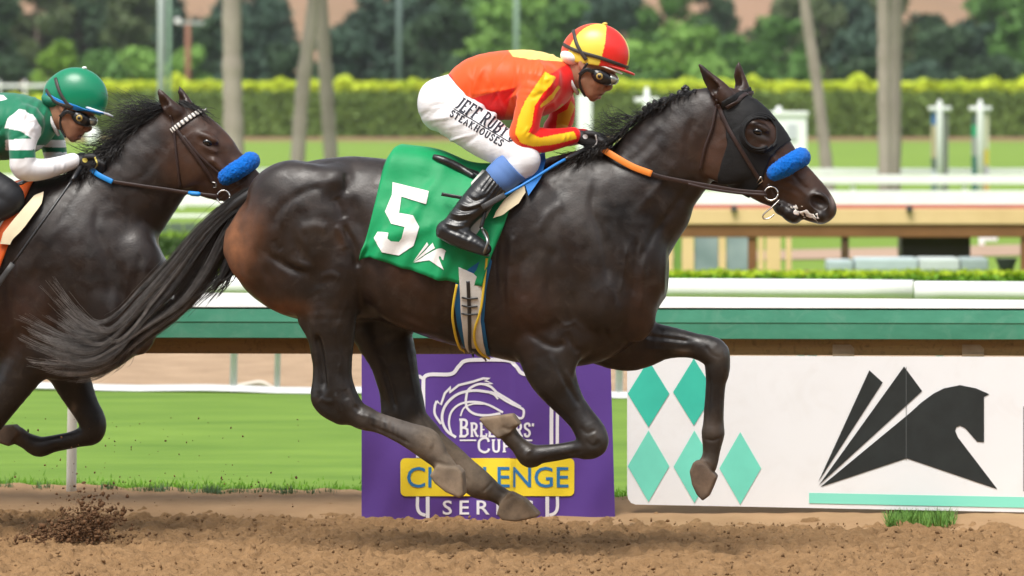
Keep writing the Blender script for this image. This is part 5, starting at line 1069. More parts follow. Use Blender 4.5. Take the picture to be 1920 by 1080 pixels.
# ------------------------------------------------------------------ tack
M_LEATHER = mat('dark_leather', (.035, .016, .012), (.022, .011, .009), rough=.4, scale=40., spec=.5)
M_BLEATHER = mat('black_leather', (.010, .010, .011), (.016, .016, .017), rough=.3, scale=20., spec=.6, bump=.15, bscale=60.)
M_METAL = mat('bit_metal', (.62, .60, .57), rough=.25, metal=1.)
M_BLUE = mat('blue_fleece', (.003, .16, .62), (.002, .12, .52), rough=.95, scale=60., spec=.1, sheen=.12, bump=.8, bscale=160., bdist=.01)
M_HOOD = mat('black_mesh_fabric', (.009, .009, .0095), (.014, .0135, .0135), rough=.6, scale=14., spec=.22, bump=.35, bscale=26.)
M_GREENC = mat('green_silk', (.006, .30, .105), (.004, .255, .085), rough=.55, scale=3., spec=.3, bump=.12, bscale=16., bdist=.02, crease=(5., .3, .018, (1.2, 1, .6)))
M_ORANGEC = mat('orange_silk', (.78, .13, .015), (.68, .10, .012), rough=.5, scale=3., spec=.35)
M_CREAM = mat('cream_pad', (.72, .62, .42), (.64, .54, .36), rough=.7, scale=8.)
M_BLUEP = mat('blue_pad', (.012, .20, .62), (.01, .16, .54), rough=.6, scale=8.)
M_YEL = mat('yellow_cord', (.75, .52, .04), rough=.6)
def thick(v, f, nrm_to, th):
    """give a projected patch a body: push a copy back from the viewer and close the rim"""
    v = np.asarray(v, float); n = len(v); d = v - np.asarray(nrm_to, float); d /= np.linalg.norm(d, axis=1, keepdims=True); V = np.concatenate([v, v + d * th]); F = [tuple(q) for q in f] + [tuple(i + n for i in reversed(q)) for q in f]
    cnt = {}
    for q in f:
        for a, b in zip(q, q[1:] + q[:1]): cnt[(a, b)] = cnt.get((a, b), 0) + 1
    for a, b in cnt:
        if (b, a) not in cnt: F.append((b, a, a + n, b + n))
    return V, F
def patch(th, name, poly, bvh, off, thk, m, maxlen=9, hole=None, mp=None, parent=None, smooth=True):
    fr = th.fr; mp = mp or (lambda x, y: (x, y)); P = np.array(poly, float)
    if hole is None: v2, f = tri2d([poly], maxlen)
    else:
        s = 3.0; lo_, hi_ = P.min(0) - s, P.max(0) + s; nx, ny = ((hi_ - lo_) / s).astype(int) + 1; X, Y = np.meshgrid(lo_[0] + s * np.arange(nx), lo_[1] + s * np.arange(ny), indexing='ij'); g = np.stack([X, Y], -1)
        ins = inpoly(g, poly) & (np.hypot(X - hole[0], Y - hole[1]) > hole[2]); cell = ins[:-1, :-1] | ins[1:, :-1] | ins[:-1, 1:] | ins[1:, 1:]
        allin = ins[:-1, :-1] & ins[1:, :-1] & ins[:-1, 1:] & ins[1:, 1:]; cell = allin; idx = -np.ones((nx, ny), int); C = np.argwhere(cell); used = {}
        f = []; v2 = []
        def vid(i, j):
            if (i, j) not in used: used[i, j] = len(v2); v2.append(g[i, j])
            return used[i, j]
        for i, j in C: f.append((vid(i, j), vid(i + 1, j), vid(i + 1, j + 1), vid(i, j + 1)))
        v2 = np.array(v2); cnt = {}
        for q in f:
            for a, b in zip(q, q[1:] + q[:1]): cnt[a, b] = 1
        bd_ = {a for a, b in cnt if (b, a) not in cnt} | {b for a, b in cnt if (b, a) not in cnt}
        for k in bd_:
            p = v2[k]; best = None
            for i in range(len(P)):
                a, b = P[i - 1], P[i]; t = np.clip((p - a) @ (b - a) / ((b - a) @ (b - a)), 0, 1); c = a + t * (b - a); dd = np.hypot(*(p - c))
                if best is None or dd < best[0]: best = (dd, c)
            h = p - np.array(hole[:2]); dh = abs(np.hypot(*h) - hole[2])
            v2[k] = best[1] if best[0] < dh else np.array(hole[:2]) + h / np.hypot(*h) * hole[2]
    v2 = np.array([mp(x, y) for x, y in v2]); m3 = decal(fr, bvh, v2, f, off + thk); par = list(range(len(v2)))
    def find(a):
        while par[a] != a: par[a] = par[par[a]]; a = par[a]
        return a
    for t_ in m3[1]:
        for b in t_[1:]: par[find(b)] = find(t_[0])
    gr = {}
    for t_ in m3[1]: gr.setdefault(find(t_[0]), []).append(t_)
    g_ = max(gr.values(), key=len); ids = sorted({i for t_ in g_ for i in t_}); rm = {a: i for i, a in enumerate(ids)}; m3 = orient_out((m3[0][ids], [tuple(rm[i] for i in t_) for t_ in g_]), fr); return th.part(name, (*thick(m3[0], m3[1], np.array(fr.ray(960, 540)[0]), thk), None, smooth), m, parent)
def free_strap(fr, pts, width, thk=.004, n=30):
    p = spline([fr.P(x, y, c) for x, y, c in pts], n); return ribbon(p, np.tile([0, -1., 0], (n, 1)), width, thk)
def ring3(fr, x, y, c, rpx, S, r=.0045, a0=0, a1=360, tilt=.35, n=28):
    o = fr.P(x, y, c); return tube([o + np.array([math.cos(t) * rpx * S, math.sin(t) * tilt * .02, math.sin(t) * rpx * S]) for t in np.radians(np.linspace(a0, a1, n))], r, 8)
ident = lambda x, y: (x, y)

def cloth(th, fr, bvh, mp, m, name='cloth'):
    H = np.array([(676, 486), (688, 482), (705, 483), (740, 497), (770, 505), (800, 513), (830, 522), (857, 529), (880, 532), (904, 531)], float); hp = spline(H, 46); hp = hp[np.argsort(hp[:, 0])]
    x_top0, x_top1 = fr.P(*mp(737, 290), 0)[0], fr.P(*mp(1000, 300), 0)[0]; zc = fr.P(*mp(850, 470), 0)[2]; NV, NU = 64, 46; V = []
    for i in range(NU):
        u = i / (NU - 1); h3, _ = hit(fr, bvh, *mp(*hp[i]), .0); 
        if h3 is None: h3 = fr.P(*mp(*hp[i]), -.26)
        th_ = math.atan2(-h3[1], h3[2] - zc); xt = x_top0 + u * (x_top1 - x_top0)
        for j in range(NV):
            v = -.75 + 1.75 * j / (NV - 1); a = th_ * v; s = abs(v); x = xt + (h3[0] - xt) * s ** 1.15
            d = np.array([0, -math.sin(a), math.cos(a)]); o = np.array([x, 0, zc]); loc, nor, _, _ = bvh.ray_cast(Vector(o + d * .9), Vector(-d))
            p = np.array(loc) if loc is not None else o + d * .3
            rear = 1 / (1 + math.exp((u - .45) * 16)); pl = .066 * math.exp(-(a / .46) ** 8) * rear * min(1, u * 14 + .25) + .012
            wr = -.012 * math.exp(-((v - .42 - .25 * u) / .05) ** 2) * math.exp(-((u - .25) / .25) ** 2) + .008 * math.exp(-((v - .9 + .5 * u) / .06) ** 2) * (u < .5) + .004 * math.sin(u * 47 + v * 9) * s ** 3 + .007 * math.sin(u * 17 + v * 3.5) * s ** 2 + .005 * math.sin(u * 31 - v * 6 + 1) * s + .010 * math.exp(-((u - .5 + .28 * s) / .05) ** 2) * math.sin(min(1, s) * 3.1) + .006 * math.exp(-((u - .33 + .12 * s) / .035) ** 2) * s
            edge = .016 * max(0, s - .8) * 5 * (math.sin(u * 13 + .6) * .5 + .5) * (1 if u < .6 else .4)
            V.append(p + d * max(pl + wr * 1.5 + edge, .007))
    i = np.arange(NU - 1)[:, None] * NV + np.arange(NV - 1)[None]; F = np.stack([i, i + 1, i + NV + 1, i + NV], -1).reshape(-1, 4); V = np.array(V)
    a, b, c = V[F[:, 0]], V[F[:, 1]], V[F[:, 2]]; ctr = np.array([V[:, 0].mean(), 0, zc])
    if np.einsum('ij,ij->i', np.cross(b - a, c - a), a - ctr).sum() < 0: F = F[:, ::-1].copy()
    o = th.part(name, (V, F), m); sd_ = o.modifiers.new('thickness', 'SOLIDIFY'); sd_.thickness = .004; sd_.offset = -1
    return o, bvh_of((V, F))
N5 = [(736, 342), (804, 359), (799, 383), (753, 369), (749, 400), (774, 404), (786, 426), (775, 461), (749, 479), (716, 473), (702, 447), (709, 435), (729, 437), (727, 447), (733, 452), (748, 453), (753, 447), (759, 426), (734, 420), (722, 397), (735, 366)]
sc5 = Thing('saddle_cloth', 'green saddle cloth with white number 5 and small white emblem on leading horse', 'saddle cloth', H5, q5(800, 400, -.2))
_, BVC5 = cloth(sc5, H5, BV5, ident, M_GREENC)
prnt(sc5, 'number', [N5], BVC5, mat('white_cloth_print', (.80, .79, .77), (.74, .73, .71), rough=.7, scale=20.), H5, .004, 6)
def emb(p):
    x, y = (p[0] - 1700) / 335, (p[1] - 800) / 225; a = math.radians(13); x, y = x * 58, y * 44; return (808 + x * math.cos(a) - y * math.sin(a), 477 + x * math.sin(a) + y * math.cos(a))
for nm, pl in LOGO.items(): prnt(sc5, nm, [[emb(p) for p in pl]], BVC5, MATS['white_cloth_print'], H5, .004, 6)
sc2 = Thing('saddle_cloth', 'orange saddle cloth under the rider at left edge', 'saddle cloth', H2, q2m(800, 400, -.2))
_, BVC2 = cloth(sc2, H2, BV2, m2, M_ORANGEC)
def saddle(fr, mp, BV, BVC, lb, pads):
    q = lambda x, y, c=0.: fr.P(*mp(x, y), c)
    t = Thing('saddle', lb, 'saddle', fr, q(930, 330))
    sB = Body()
    t.part('cantle', (lambda P_: tube(spline([p for p in P_ if p is not None], 20), np.sin(np.linspace(.25, 2.9, 20)) ** .4 * .021, 10))([hit(fr, BVC, *mp(*z), .008)[0] for z in ((812, 296), (830, 303), (850, 312), (870, 322), (890, 334))]), M_BLEATHER)
    for sg in (-1, 1): sB.chain([(q(818, 298, sg * .055), .018, 1), (q(845, 308, sg * .10), .021, 1), (q(880, 326, sg * .13), .018, 1), (q(905, 340, sg * .15), .014, 1)], .02, (.01, .01, .01))
    sB.chain([(q(818, 300, 0), .02, 3.), (q(860, 322, 0), .02, 5), (q(930, 318, 0), .02, 6), (q(1000, 296, 0), .022, 3.5)], .03, (.01, .01, .01))
    t.part('seat', fix(sB.mesh(.008)), M_BLEATHER)
    patch(t, 'flap', [(884, 345), (905, 322), (935, 330), (930, 380), (900, 430), (880, 455), (872, 440), (884, 390)], BVC, .004, .008, mat('saddle_flap_white', (.62, .60, .55), (.54, .52, .48), rough=.5, scale=8.), mp=mp)
    if pads:
        patch(t, 'pad', [(926, 412), (932, 400), (950, 378), (984, 352), (987, 366), (975, 385), (950, 402)], BV, .022, .016, M_CREAM, mp=mp, smooth=False)
        patch(t, 'pad', [(960, 352), (985, 320), (1003, 296), (1026, 298), (1026, 312), (1016, 338), (992, 372), (985, 351)], BV, .022, .018, M_BLUEP, mp=mp, smooth=False)
    else:
        patch(t, 'pad', [(925, 425), (932, 405), (955, 378), (990, 340), (1010, 330), (1004, 352), (975, 392), (945, 425)], BV, .022, .016, M_CREAM, mp=mp, smooth=False)
    t.part('strap_end', ribbon(spline([q(828, 364, -.287), q(845, 367, -.295), q(868, 371, -.30)], 10), np.tile([0, -1., 0], (10, 1)), .016, .005), M_BLEATHER)
    t.part('stirrup_leather', ribbon(spline([q(912, 360, -.30), q(910, 395, -.325), q(902, 428, -.34)], 12), np.tile([0, -1., 0], (12, 1)), .016, .004), M_BLEATHER)
    o = [q(903, 428, -.345), q(912, 436, -.30), q(917, 460, -.285), q(917, 478, -.29), q(905, 476, -.34), q(908, 472, -.40), q(914, 452, -.41), q(905, 432, -.36)]
    t.part('stirrup', tube(spline(o, 40), .006, 8), mat('stirrup_metal', (.30, .31, .31), rough=.35, metal=.9))
    return t
sd5 = saddle(H5, ident, BV5, BVC5, 'black racing saddle with cream and blue pads on leading horse', True)
sd2 = saddle(H2, m2, BV2, BVC2, 'small racing saddle with cream pad on following horse', False)
# girth
def girth(fr, bv, mp, lb):
    g = Thing('girth', lb, 'girth', fr, fr.P(*mp(885, 600), -.25)); q = lambda P_: [mp(*p) for p in P_]
    patch(g, 'under_strap', [(855, 520), (917, 478), (922, 490), (912, 540), (908, 600), (916, 650), (926, 680), (893, 676), (872, 655), (858, 610), (852, 570)], bv, .003, .005, mat('blue_strap', (.010, .12, .30), rough=.7), mp=mp)
    o = patch(g, 'web', [(860, 500), (888, 512), (906, 530), (904, 560), (902, 600), (908, 640), (918, 676), (905, 680), (888, 672), (874, 645), (865, 590)], bv, .010, .006, mat('white_web', (.66, .64, .60), (.58, .56, .52), rough=.8, scale=30., bump=.3, bscale=150.), mp=mp)
    for pts in ([(857, 532), (850, 570), (850, 600), (860, 635), (872, 660)], [(913, 484), (907, 540), (902, 580), (892, 610), (892, 635), (903, 655), (920, 665)]): g.part('piping', strap_px(fr, bv, q(pts), .011, .008, .016), M_YEL)
    g.part('lacing', strap_px(fr, bv, q([(878, 526), (880, 560), (882, 600), (883, 640), (888, 668)]), .016, .006, .017), M_BLEATHER)
    for y in (556, 571, 585): g.part('lace', strap_px(fr, bv, q([(866, y - 1), (880, y + 2), (897, y + 1)]), .007, .006, .019, 14), M_BLEATHER)
    g.part('buckle_strap', strap_px(fr, bv, q([(890, 648), (902, 660), (912, 676)]), .03, .006, .017, 14), M_BLEATHER)
girth(H5, BV5, ident, 'white girth with black lacing and yellow piping round leading horse')

# bridles and hood
hood = Thing('blinker_hood', 'black blinker hood with round eye cup on leading horse', 'hood', H5, q5(1400, 260, -.1))
def shell(m, fr, poly, hole, off):
    """garment cut from the body surface inside an outline (both sides of the head), lifted off it"""
    v, f = m[0], m[1]; n = vnormals(v, f); p = fr.pix(v * [1, 0, 1]); near = fr.pix(v); ins = inpoly(near * .5 + p * .5, poly) & (np.hypot(near[:, 0] - hole[0], near[:, 1] - hole[1]) > hole[2]) & (v[:, 0] > fr.P(1330, 250)[0])
    F = f[ins[f].all(1)]; ids = np.unique(F); mp_ = -np.ones(len(v), int); mp_[ids] = np.arange(len(ids)); V = v[ids] + n[ids] * off; F = mp_[F]
    lab = np.arange(len(ids))                                   # keep only the largest connected piece
    for _ in range(400):
        q_ = lab.copy()
        for k in range(4): np.minimum.at(q_, F[:, k], lab[F].min(1))
        if (q_ == lab).all(): break
        lab = q_
    u, c_ = np.unique(lab, return_counts=True); keep = lab == u[c_.argmax()]; F = F[keep[F].all(1)]; ids = np.unique(F); mp_ = -np.ones(len(V), int); mp_[ids] = np.arange(len(ids)); V, F = V[ids], mp_[F]
    E = np.concatenate([F[:, [k, (k + 1) % 4]] for k in range(4)]); key = np.sort(E, 1); _, inv_, ct = np.unique(key[:, 0] * 10 ** 7 + key[:, 1], return_inverse=True, return_counts=True); B_ = E[ct[inv_] == 1]
    for _ in range(6):
        A = np.zeros_like(V); c_ = np.zeros(len(V))
        for a, b in ((0, 1), (1, 0)): np.add.at(A, B_[:, a], V[B_[:, b]]); np.add.at(c_, B_[:, a], 1)
        k = c_ > 1; V[k] = .5 * V[k] + .5 * A[k] / c_[k, None]
    return V, F
hm = shell(body5, H5, [(1352, 190), (1366, 182), (1394, 168), (1408, 160), (1430, 180), (1452, 204), (1470, 232), (1486, 262), (1462, 280), (1446, 298), (1437, 324), (1430, 346), (1404, 372), (1384, 372), (1348, 350), (1346, 330), (1354, 300), (1364, 270), (1360, 228)], (1424, 250, 30), .006)
ho_ = hood.part('mask', hm, M_HOOD); md_ = ho_.modifiers.new('thickness', 'SOLIDIFY'); md_.thickness = .003; md_.offset = -1
for r0, off, a0, a1, rad in ((33, .012, 50, 318, .006), (29, .032, 62, 300, .0075), (36, .004, 40, 330, .005)):
    pts = []
    for a in np.radians(np.linspace(a0, a1, 40)):
        p, n_ = hit(H5, BV5, 1424 + r0 * math.cos(a), 250 - r0 * math.sin(a), .004)
        if p is not None: pts.append(p + np.array([0, -off, 0]))
    hood.part('eye_cup', tube(np.array(pts), rad, 8), M_HOOD)
br5 = Thing('bridle', 'dark leather bridle with blue fleece noseband and orange grip rein on leading horse', 'bridle', H5, q5(1400, 300, -.08))
for nm, pts, wd in (('cheek_strap', [(1348, 194), (1354, 215), (1370, 248), (1398, 295), (1424, 336)], .018), ('throat_latch', [(1346, 186), (1343, 200), (1336, 238), (1322, 276), (1313, 318)], .012), ('brow_band', [(1362, 200), (1380, 190), (1396, 180), (1408, 174)], .018)):
    br5.part(nm, strap_px(H5, BV5, pts, wd, .005, .009), M_LEATHER)
br5.part('buckle', (*tube([hit(H5, BV5, x, y, .016)[0] for x, y in ((1420, 340), (1428, 330), (1430, 338), (1422, 344))], .003, 6),), M_METAL)
def roll(th, fr, pts, r):
    b = Body(); b.chain([(fr.P(x, y, c), r * k, 1) for x, y, c, k in pts], .01, (.01, .1, .6)); v, f, c = fix(b.mesh(.006)); R = np.random.default_rng(3)
    v = v + R.normal(size=v.shape) * .0016; th.part('noseband', (v, f), M_BLUE)
roll(br5, H5, [(1453, 324, -.085, .85), (1470, 314, -.088, 1), (1488, 303, -.07, 1), (1499, 297, -.035, 1), (1502, 295, 0, 1), (1499, 297, .035, 1), (1488, 303, .07, 1), (1462, 318, .085, .9)], .044)
br5.part('bit_ring', ring3(H5, 1446, 363, -.078, 12.5, S5, .0045), M_METAL); br5.part('bit_ring', ring3(H5, 1446, 363, .078, 12.5, S5, .0045), M_METAL)
br5.part('bit_lever', tube(spline([H5.P(x, y, c) for x, y, c in ((1462, 374, -.07), (1448, 388, -.082), (1432, 402, -.085), (1432, 410, -.08), (1442, 409, -.075), (1452, 402, -.07))], 30), .0035, 8), M_METAL)
br5.part('chin_strap', strap_px(H5, BV5, [(1440, 345), (1447, 358), (1455, 372), (1462, 384)], .014, .004, .004, 14), M_LEATHER)
br5.part('rein', free_strap(H5, [(1216, 324, -.142), (1240, 332, -.138), (1290, 342, -.125), (1330, 349, -.115), (1385, 358, -.098), (1436, 362, -.084)], .020, .005), M_LEATHER)
br5.part('rein', free_strap(H5, [(1290, 345, -.128), (1330, 354, -.118), (1385, 362, -.100), (1438, 366, -.086)], .012, .005), M_LEATHER)
br5.part('rein_grip', free_strap(H5, [(1128, 278, -.10), (1150, 292, -.125), (1185, 312, -.14), (1222, 326, -.146)], [.030] * 30, .007), mat('orange_rubber', (.80, .24, .035), rough=.5), label='orange rubber grip of the rein')
br5.part('rein', free_strap(H5, [(1216, 318, .14), (1290, 335, .12), (1385, 350, .1), (1436, 360, .084)], .020, .005), M_LEATHER)
br5.part('rein_grip', free_strap(H5, [(1132, 274, .06), (1150, 288, .11), (1185, 306, .14), (1220, 318, .145)], [.028] * 30, .007), MATS['orange_rubber'])
fm = Body(); R_ = np.random.default_rng(11)
for k in range(60):
    t_ = R_.random(); h_, _ = hit(H5, BV5, 1486 + 50 * t_ + R_.normal() * 3, 391 + 20 * t_ + R_.normal() * 5, .0)
    if h_ is not None: fm.ell(h_, np.array([1.5, .35, .8]) * R_.uniform(.0025, .0065), R_.uniform(-60, 30), .006, (.8, .78, .75))
horse5.part('mouth_foam', fix(fm.mesh(.003)), mat('foam', (.62, .57, .52), rough=.35, subs=.2))
br2 = Thing('bridle', 'brown bridle with blue fleece noseband and beaded brow band on following horse', 'bridle', H2, q2(380, 290, -.08))
for nm, pts, wd in (('cheek_strap', [(326, 236), (336, 250), (363, 287), (395, 332), (404, 346)], .017), ('throat_latch', [(320, 216), (326, 240), (332, 300), (338, 350)], .011), ('nose_strap', [(344, 255), (372, 290), (400, 315), (420, 330)], .012)):
    br2.part(nm, strap_px(H2, BV2, pts, wd, .005, .006), M_LEATHER)
bb = strap_px(H2, BV2, [(322, 246), (335, 236), (355, 222), (372, 212), (387, 205)], .024, .006, .006, 48)
br2.part('brow_band', (bb[0], bb[1], np.array([(.70, .66, .60) if (i // 6) % 4 < 2 else (.03, .025, .025) for i in range(len(bb[0]))])), mat('beaded_band', (.7, .7, .7), attr=True, var=.1, rough=.4))
roll(br2, H2, [(424, 332, -.075, .9), (440, 322, -.082, 1), (456, 312, -.068, 1), (467, 304, -.035, 1), (470, 302, 0, 1), (467, 304, .035, 1), (456, 312, .068, 1), (432, 328, .075, .9)], .044)
br2.part('bit_ring', ring3(H2, 419, 369, -.075, 12, S2, .0045), M_METAL); br2.part('bit_ring', ring3(H2, 419, 369, .075, 12, S2, .0045), M_METAL)
br2.part('buckle', (*tube([hit(H2, BV2, x, y, .012)[0] for x, y in ((398, 340), (406, 342), (406, 350), (400, 350))], .003, 6),), M_METAL)
br2.part('rein', free_strap(H2, [(208, 340, -.135), (260, 348, -.125), (310, 355, -.11), (349, 361, -.1), (410, 368, -.085)], .017, .005), M_LEATHER)
br2.part('rein_grip', free_strap(H2, [(170, 316, -.09), (185, 328, -.12), (211, 341, -.137)], [.024] * 30, .007), mat('blue_rubber', (.012, .22, .60), rough=.5), label='blue rubber grip of the rein')
br2.part('rein_wrap', tube([H2.P(x, y, -.098) for x, y in ((353, 361), (360, 363), (372, 364), (376, 364))], [.008, .012, .012, .008], 10), MATS['blue_rubber'])
br2.part('rein', free_strap(H2, [(170, 312, .08), (208, 334, .13), (310, 350, .11), (410, 364, .085)], .017, .005), M_LEATHER)
# ------------------------------------------------------------------ riders
SKIN = (.37, .185, .11)
M_SKIN = mat('skin', SKIN, attr=True, var=.12, scale=30., rough=.5, spec=.4, subs=.15, bump=.08, bscale=120.)
M_SILK = mat('silks', (.8, .1, .05), attr=True, var=.04, scale=6., rough=.5, spec=.3, sheen=.2, bump=.15, bscale=18., bdist=.012, stretch=(1, 1, .5), crease=(6.5, .6, .018, (1.4, 1, .5)))
M_BREECH = mat('breeches_cloth', (.78, .77, .78), (.72, .72, .74), rough=.65, scale=6., spec=.3, bump=.2, bscale=12., bdist=.02, stretch=(.8, 1, 2.2), crease=(5., .4, .018, (.7, 1, 1.6)))
M_GLOVE = mat('black_glove', (.012, .012, .013), (.018, .018, .019), rough=.6, scale=40., bump=.2, bscale=90.)
def hand(B, q, S, wr, kn, c, g, col):
    """closed hand: palm, four curled fingers of unequal length and a thumb; wr/kn = wrist and knuckle pixels"""
    w_, k_ = np.array(wr, float), np.array(kn, float); d = (k_ - w_) / np.linalg.norm(k_ - w_); n = np.array([-d[1], d[0]]); r = .0105 + g
    B.chain([(q(*w_, c), .024 + g, .9), (q(*((w_ + k_) / 2), c), .034 + g, .62), (q(*k_, c), .030 + g, .7)], .012, col)
    for i, (L, o) in enumerate(((1.0, -.030), (1.08, -.010), (1.0, .011), (.82, .030))):
        a = q(*(k_ - n * 2), c + o * .35) ; b0 = k_ + d * 2 + n * (o / S * .45)
        p = [q(*(b0), c - .012 + o * .5), q(*(b0 + d * 12 * L + n * 3), c - .02 + o * .4), q(*(b0 + d * 9 * L + n * 15 * L), c + .002 + o * .3), q(*(b0 + n * 16 * L - d * 4), c + .012 + o * .3)]
        B.chain([(p[0], r * 1.05, 1), (p[1], r, 1), (p[2], r * .92, 1), (p[3], r * .8, 1)], .004, col)
    t0 = w_ + d * 14 - n * 10; B.chain([(q(*t0, c - .015), r * 1.25, 1), (q(*(t0 + d * 14 - n * 3), c - .022), r * 1.1, 1), (q(*(t0 + d * 27 + n * 3), c - .016), r * .9, 1)], .008, col)
def rider(fr, mp, BVs, arm_n, arm_f, hands, S, name_label, head_shift=(0, 0), opt=None):
    """lower body and torso from mp (shifted pixels); arms and hands given directly"""
    q = lambda x, y, c=0.: fr.P(*mp(x, y), c); qd = lambda x, y, c=0.: fr.P(x, y, c); hq = lambda x, y, c=0.: fr.P(mp(x, y)[0] + head_shift[0], mp(x, y)[1] + head_shift[1], c)
    k_ = opt.get('scale', 1.); S_ = S * k_
    t = Thing('person', name_label, 'jockey', fr, q(900, 330, 0)); R3 = lambda rows, g=0., f=q, s=S_: [(f(x, y, c), max(r * s + g, .006), k) for x, y, r, c, k in rows]
    torso = [(866, 172, 40, 0, 1.2), (900, 163, 58, 0, 1.12), (945, 160, 65, 0, 1.1), (990, 160, 64, 0, 1.15), (1026, 156, 50, 0, 1.25), (1052, 146, 33, 0, 1.2)]
    hips = [(838, 190, 46, 0, 1.25), (866, 178, 42, 0, 1.25)]
    leg = lambda s: [(838, 200, 46, .07 * s, .9), (872, 226, 44, .12 * s, .85), (910, 256, 39, .165 * s, .85), (950, 281, 33, .20 * s, .9), (980, 296, 29, .215 * s, .95), (984, 306, 25, .22 * s, .95)]
    shin = lambda s: [(980, 300, 26, .22 * s, .95), (948, 325, 27, .245 * s, .9), (918, 352, 26, .28 * s, .85), (892, 380, 25, .31 * s, .8), (870, 404, 22, .33 * s, .8), (858, 420, 22, .335 * s, .8)]
    foot = lambda s: [(836, 432, 17, .345 * s, .9), (862, 444, 18, .35 * s, .95), (892, 458, 14, .355 * s, 1.1), (910, 467, 10, .36 * s, 1.3)]
    # body under the clothes: one continuous mesh
    B = Body(); B.chain(R3(torso, -.02), .03, SKIN); B.chain(R3(hips, -.02), .03, SKIN)
    for s in (-1, 1): B.chain(R3(leg(s), -.014), .02, SKIN); B.chain(R3(shin(s), -.012), .015, SKIN); B.chain(R3(foot(s), -.01), .01, SKIN)
    for a in (arm_n, arm_f): B.chain(R3(a, -.008, qd, S), .015, SKIN)
    for (wr, kn, c) in hands: hand(B, qd, S, wr, kn, c, -.004, SKIN)
    B.chain(R3([(1056, 148, 27, 0, .95), (1076, 140, 25, 0, .95), (1096, 128, 30, 0, .95)], 0, hq), .02, SKIN)
    SH = (.33, .155, .09); LIP = (.32, .11, .08)
    B.ell(hq(1113, 108, 0), (52 * S_, .076, 46 * S_), -15, .02, SKIN)
    B.chain(R3([(1102, 138, 30, 0, .98), (1112, 158, 25, 0, .95), (1113, 172, 15.5, 0, 1.1), (1112, 182, 9, 0, 1.5)], 0, hq), .02, SKIN)
    B.chain(R3([(1132, 140, 5.5, 0, 1.1), (1139, 154, 6, 0, 1.2), (1143, 163, 6.2, 0, 1.5), (1134, 167, 5, 0, 1.9)], 0, hq), .008, SH)
    B.chain(R3([(1124, 172.5, 4.8, -.016, 1.3), (1129, 174, 4.4, 0, 1.3), (1124, 172.5, 4.8, .016, 1.3)], 0, hq), .006, LIP); B.chain(R3([(1119, 181, 4.6, -.014, 1.3), (1124, 182, 4.2, 0, 1.3), (1119, 181, 4.6, .014, 1.3)], 0, hq), .006, LIP)
    B.chain(R3([(1106, 176.5, 2.6, -.036, 1), (1129, 178, 3.0, -.006, 1), (1126, 177.5, 2.2, .005, 1), (1108, 176, 3, .03, 1)], 0, hq), .005, SH, True)
    for s in (-1, 1):
        B.ell(hq(1118, 154, .042 * s), (16 * S_, .020, 9 * S_), -20, .015, (.40, .195, .115)); B.ell(hq(1126, 132, .03 * s), (12 * S_, .022, 5 * S_), -20, .01, SKIN)
        B.ell(hq(1094, 121, .078 * s), (10 * S_, .012, 15 * S_), 12, .008, (.42, .20, .125)); B.ell(hq(1096, 121, .094 * s), (5 * S_, .010, 9 * S_), 12, .006, SH, True)
        B.chain(R3([(1093, 150, 8, .058 * s, 1), (1104, 176, 7, .035 * s, 1)], 0, hq), .015, SKIN)
    t.part('body', fix(B.mesh(.0042)), M_SKIN)
    # jersey
    J = Body(); J.chain(R3(torso, 0), .03); J.ell(q(1000, 152, 0), (70 * S_, .20, 52 * S_), -8, .04)
    for s in (-1, 1): J.ell(q(1012, 158, .15 * s), (36 * S_, .062, 38 * S_), -30, .04)
    for a in (arm_n, arm_f): J.chain(R3(a[:-1] + [tuple(a[-1][:2]) + (a[-1][2] + 1.5,) + tuple(a[-1][3:])], .003, qd, S), .02)
    v, f, c = fix(J.mesh(.0045)); R = np.random.default_rng(4)
    p = fr.pix(v); wr = np.zeros(len(v))
    for x0, y0, x1, y1, wd, am in opt['folds']:
        d = np.array([x1 - x0, y1 - y0], float); L = np.hypot(*d); d /= L; rel = p - [x0, y0]; a = rel @ d; b = rel @ [-d[1], d[0]]
        wr += am * np.exp(-(b / wd) ** 2) * np.clip(np.sin(np.clip(a / L, 0, 1) * math.pi), 0, 1) * (v[:, 1] < .03)
    nrm = np.zeros_like(v); fn = np.cross(v[f[:, 2]] - v[f[:, 0]], v[f[:, 3]] - v[f[:, 1]])
    for k in range(4): np.add.at(nrm, f[:, k], fn)
    nrm /= np.maximum(np.linalg.norm(nrm, axis=1, keepdims=True), 1e-12); v0_ = v; p0_ = p
    for k in range(46):
        x0, y0 = mp(R.uniform(870, 1050), R.uniform(100, 225)); a = math.radians(R.normal(100, 28)); d = np.array([math.cos(a), math.sin(a)]); L = R.uniform(18, 46); rel = p0_ - [x0, y0]; u = rel @ d; b = rel @ [-d[1], d[0]]; wr += R.uniform(-.007, .007) * np.exp(-(b / R.uniform(2.5, 5.5)) ** 2) * np.exp(-(u / L * 2) ** 2)
    v = v0_ + nrm * wr[:, None]
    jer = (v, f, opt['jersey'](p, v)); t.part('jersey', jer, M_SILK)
    # breeches
    Q = Body(); Q.chain(R3(hips, .006), .03); 
    for s in (-1, 1): Q.chain(R3(leg(s), .004), .03); Q.chain(R3([(984, 300, 27, .22 * s, .95), (970, 312, 26, .228 * s, .95)], .003), .01)
    Q.ell(q(815, 200, 0), (28 * S_, .14, 44 * S_), 10, .04)
    v, f, _ = fix(Q.mesh(.006)); p = fr.pix(v); nrm = np.zeros_like(v); fn = np.cross(v[f[:, 2]] - v[f[:, 0]], v[f[:, 3]] - v[f[:, 1]])
    for k in range(4): np.add.at(nrm, f[:, k], fn)
    nrm /= np.maximum(np.linalg.norm(nrm, axis=1, keepdims=True), 1e-12); R = np.random.default_rng(6); wr = np.zeros(len(v))
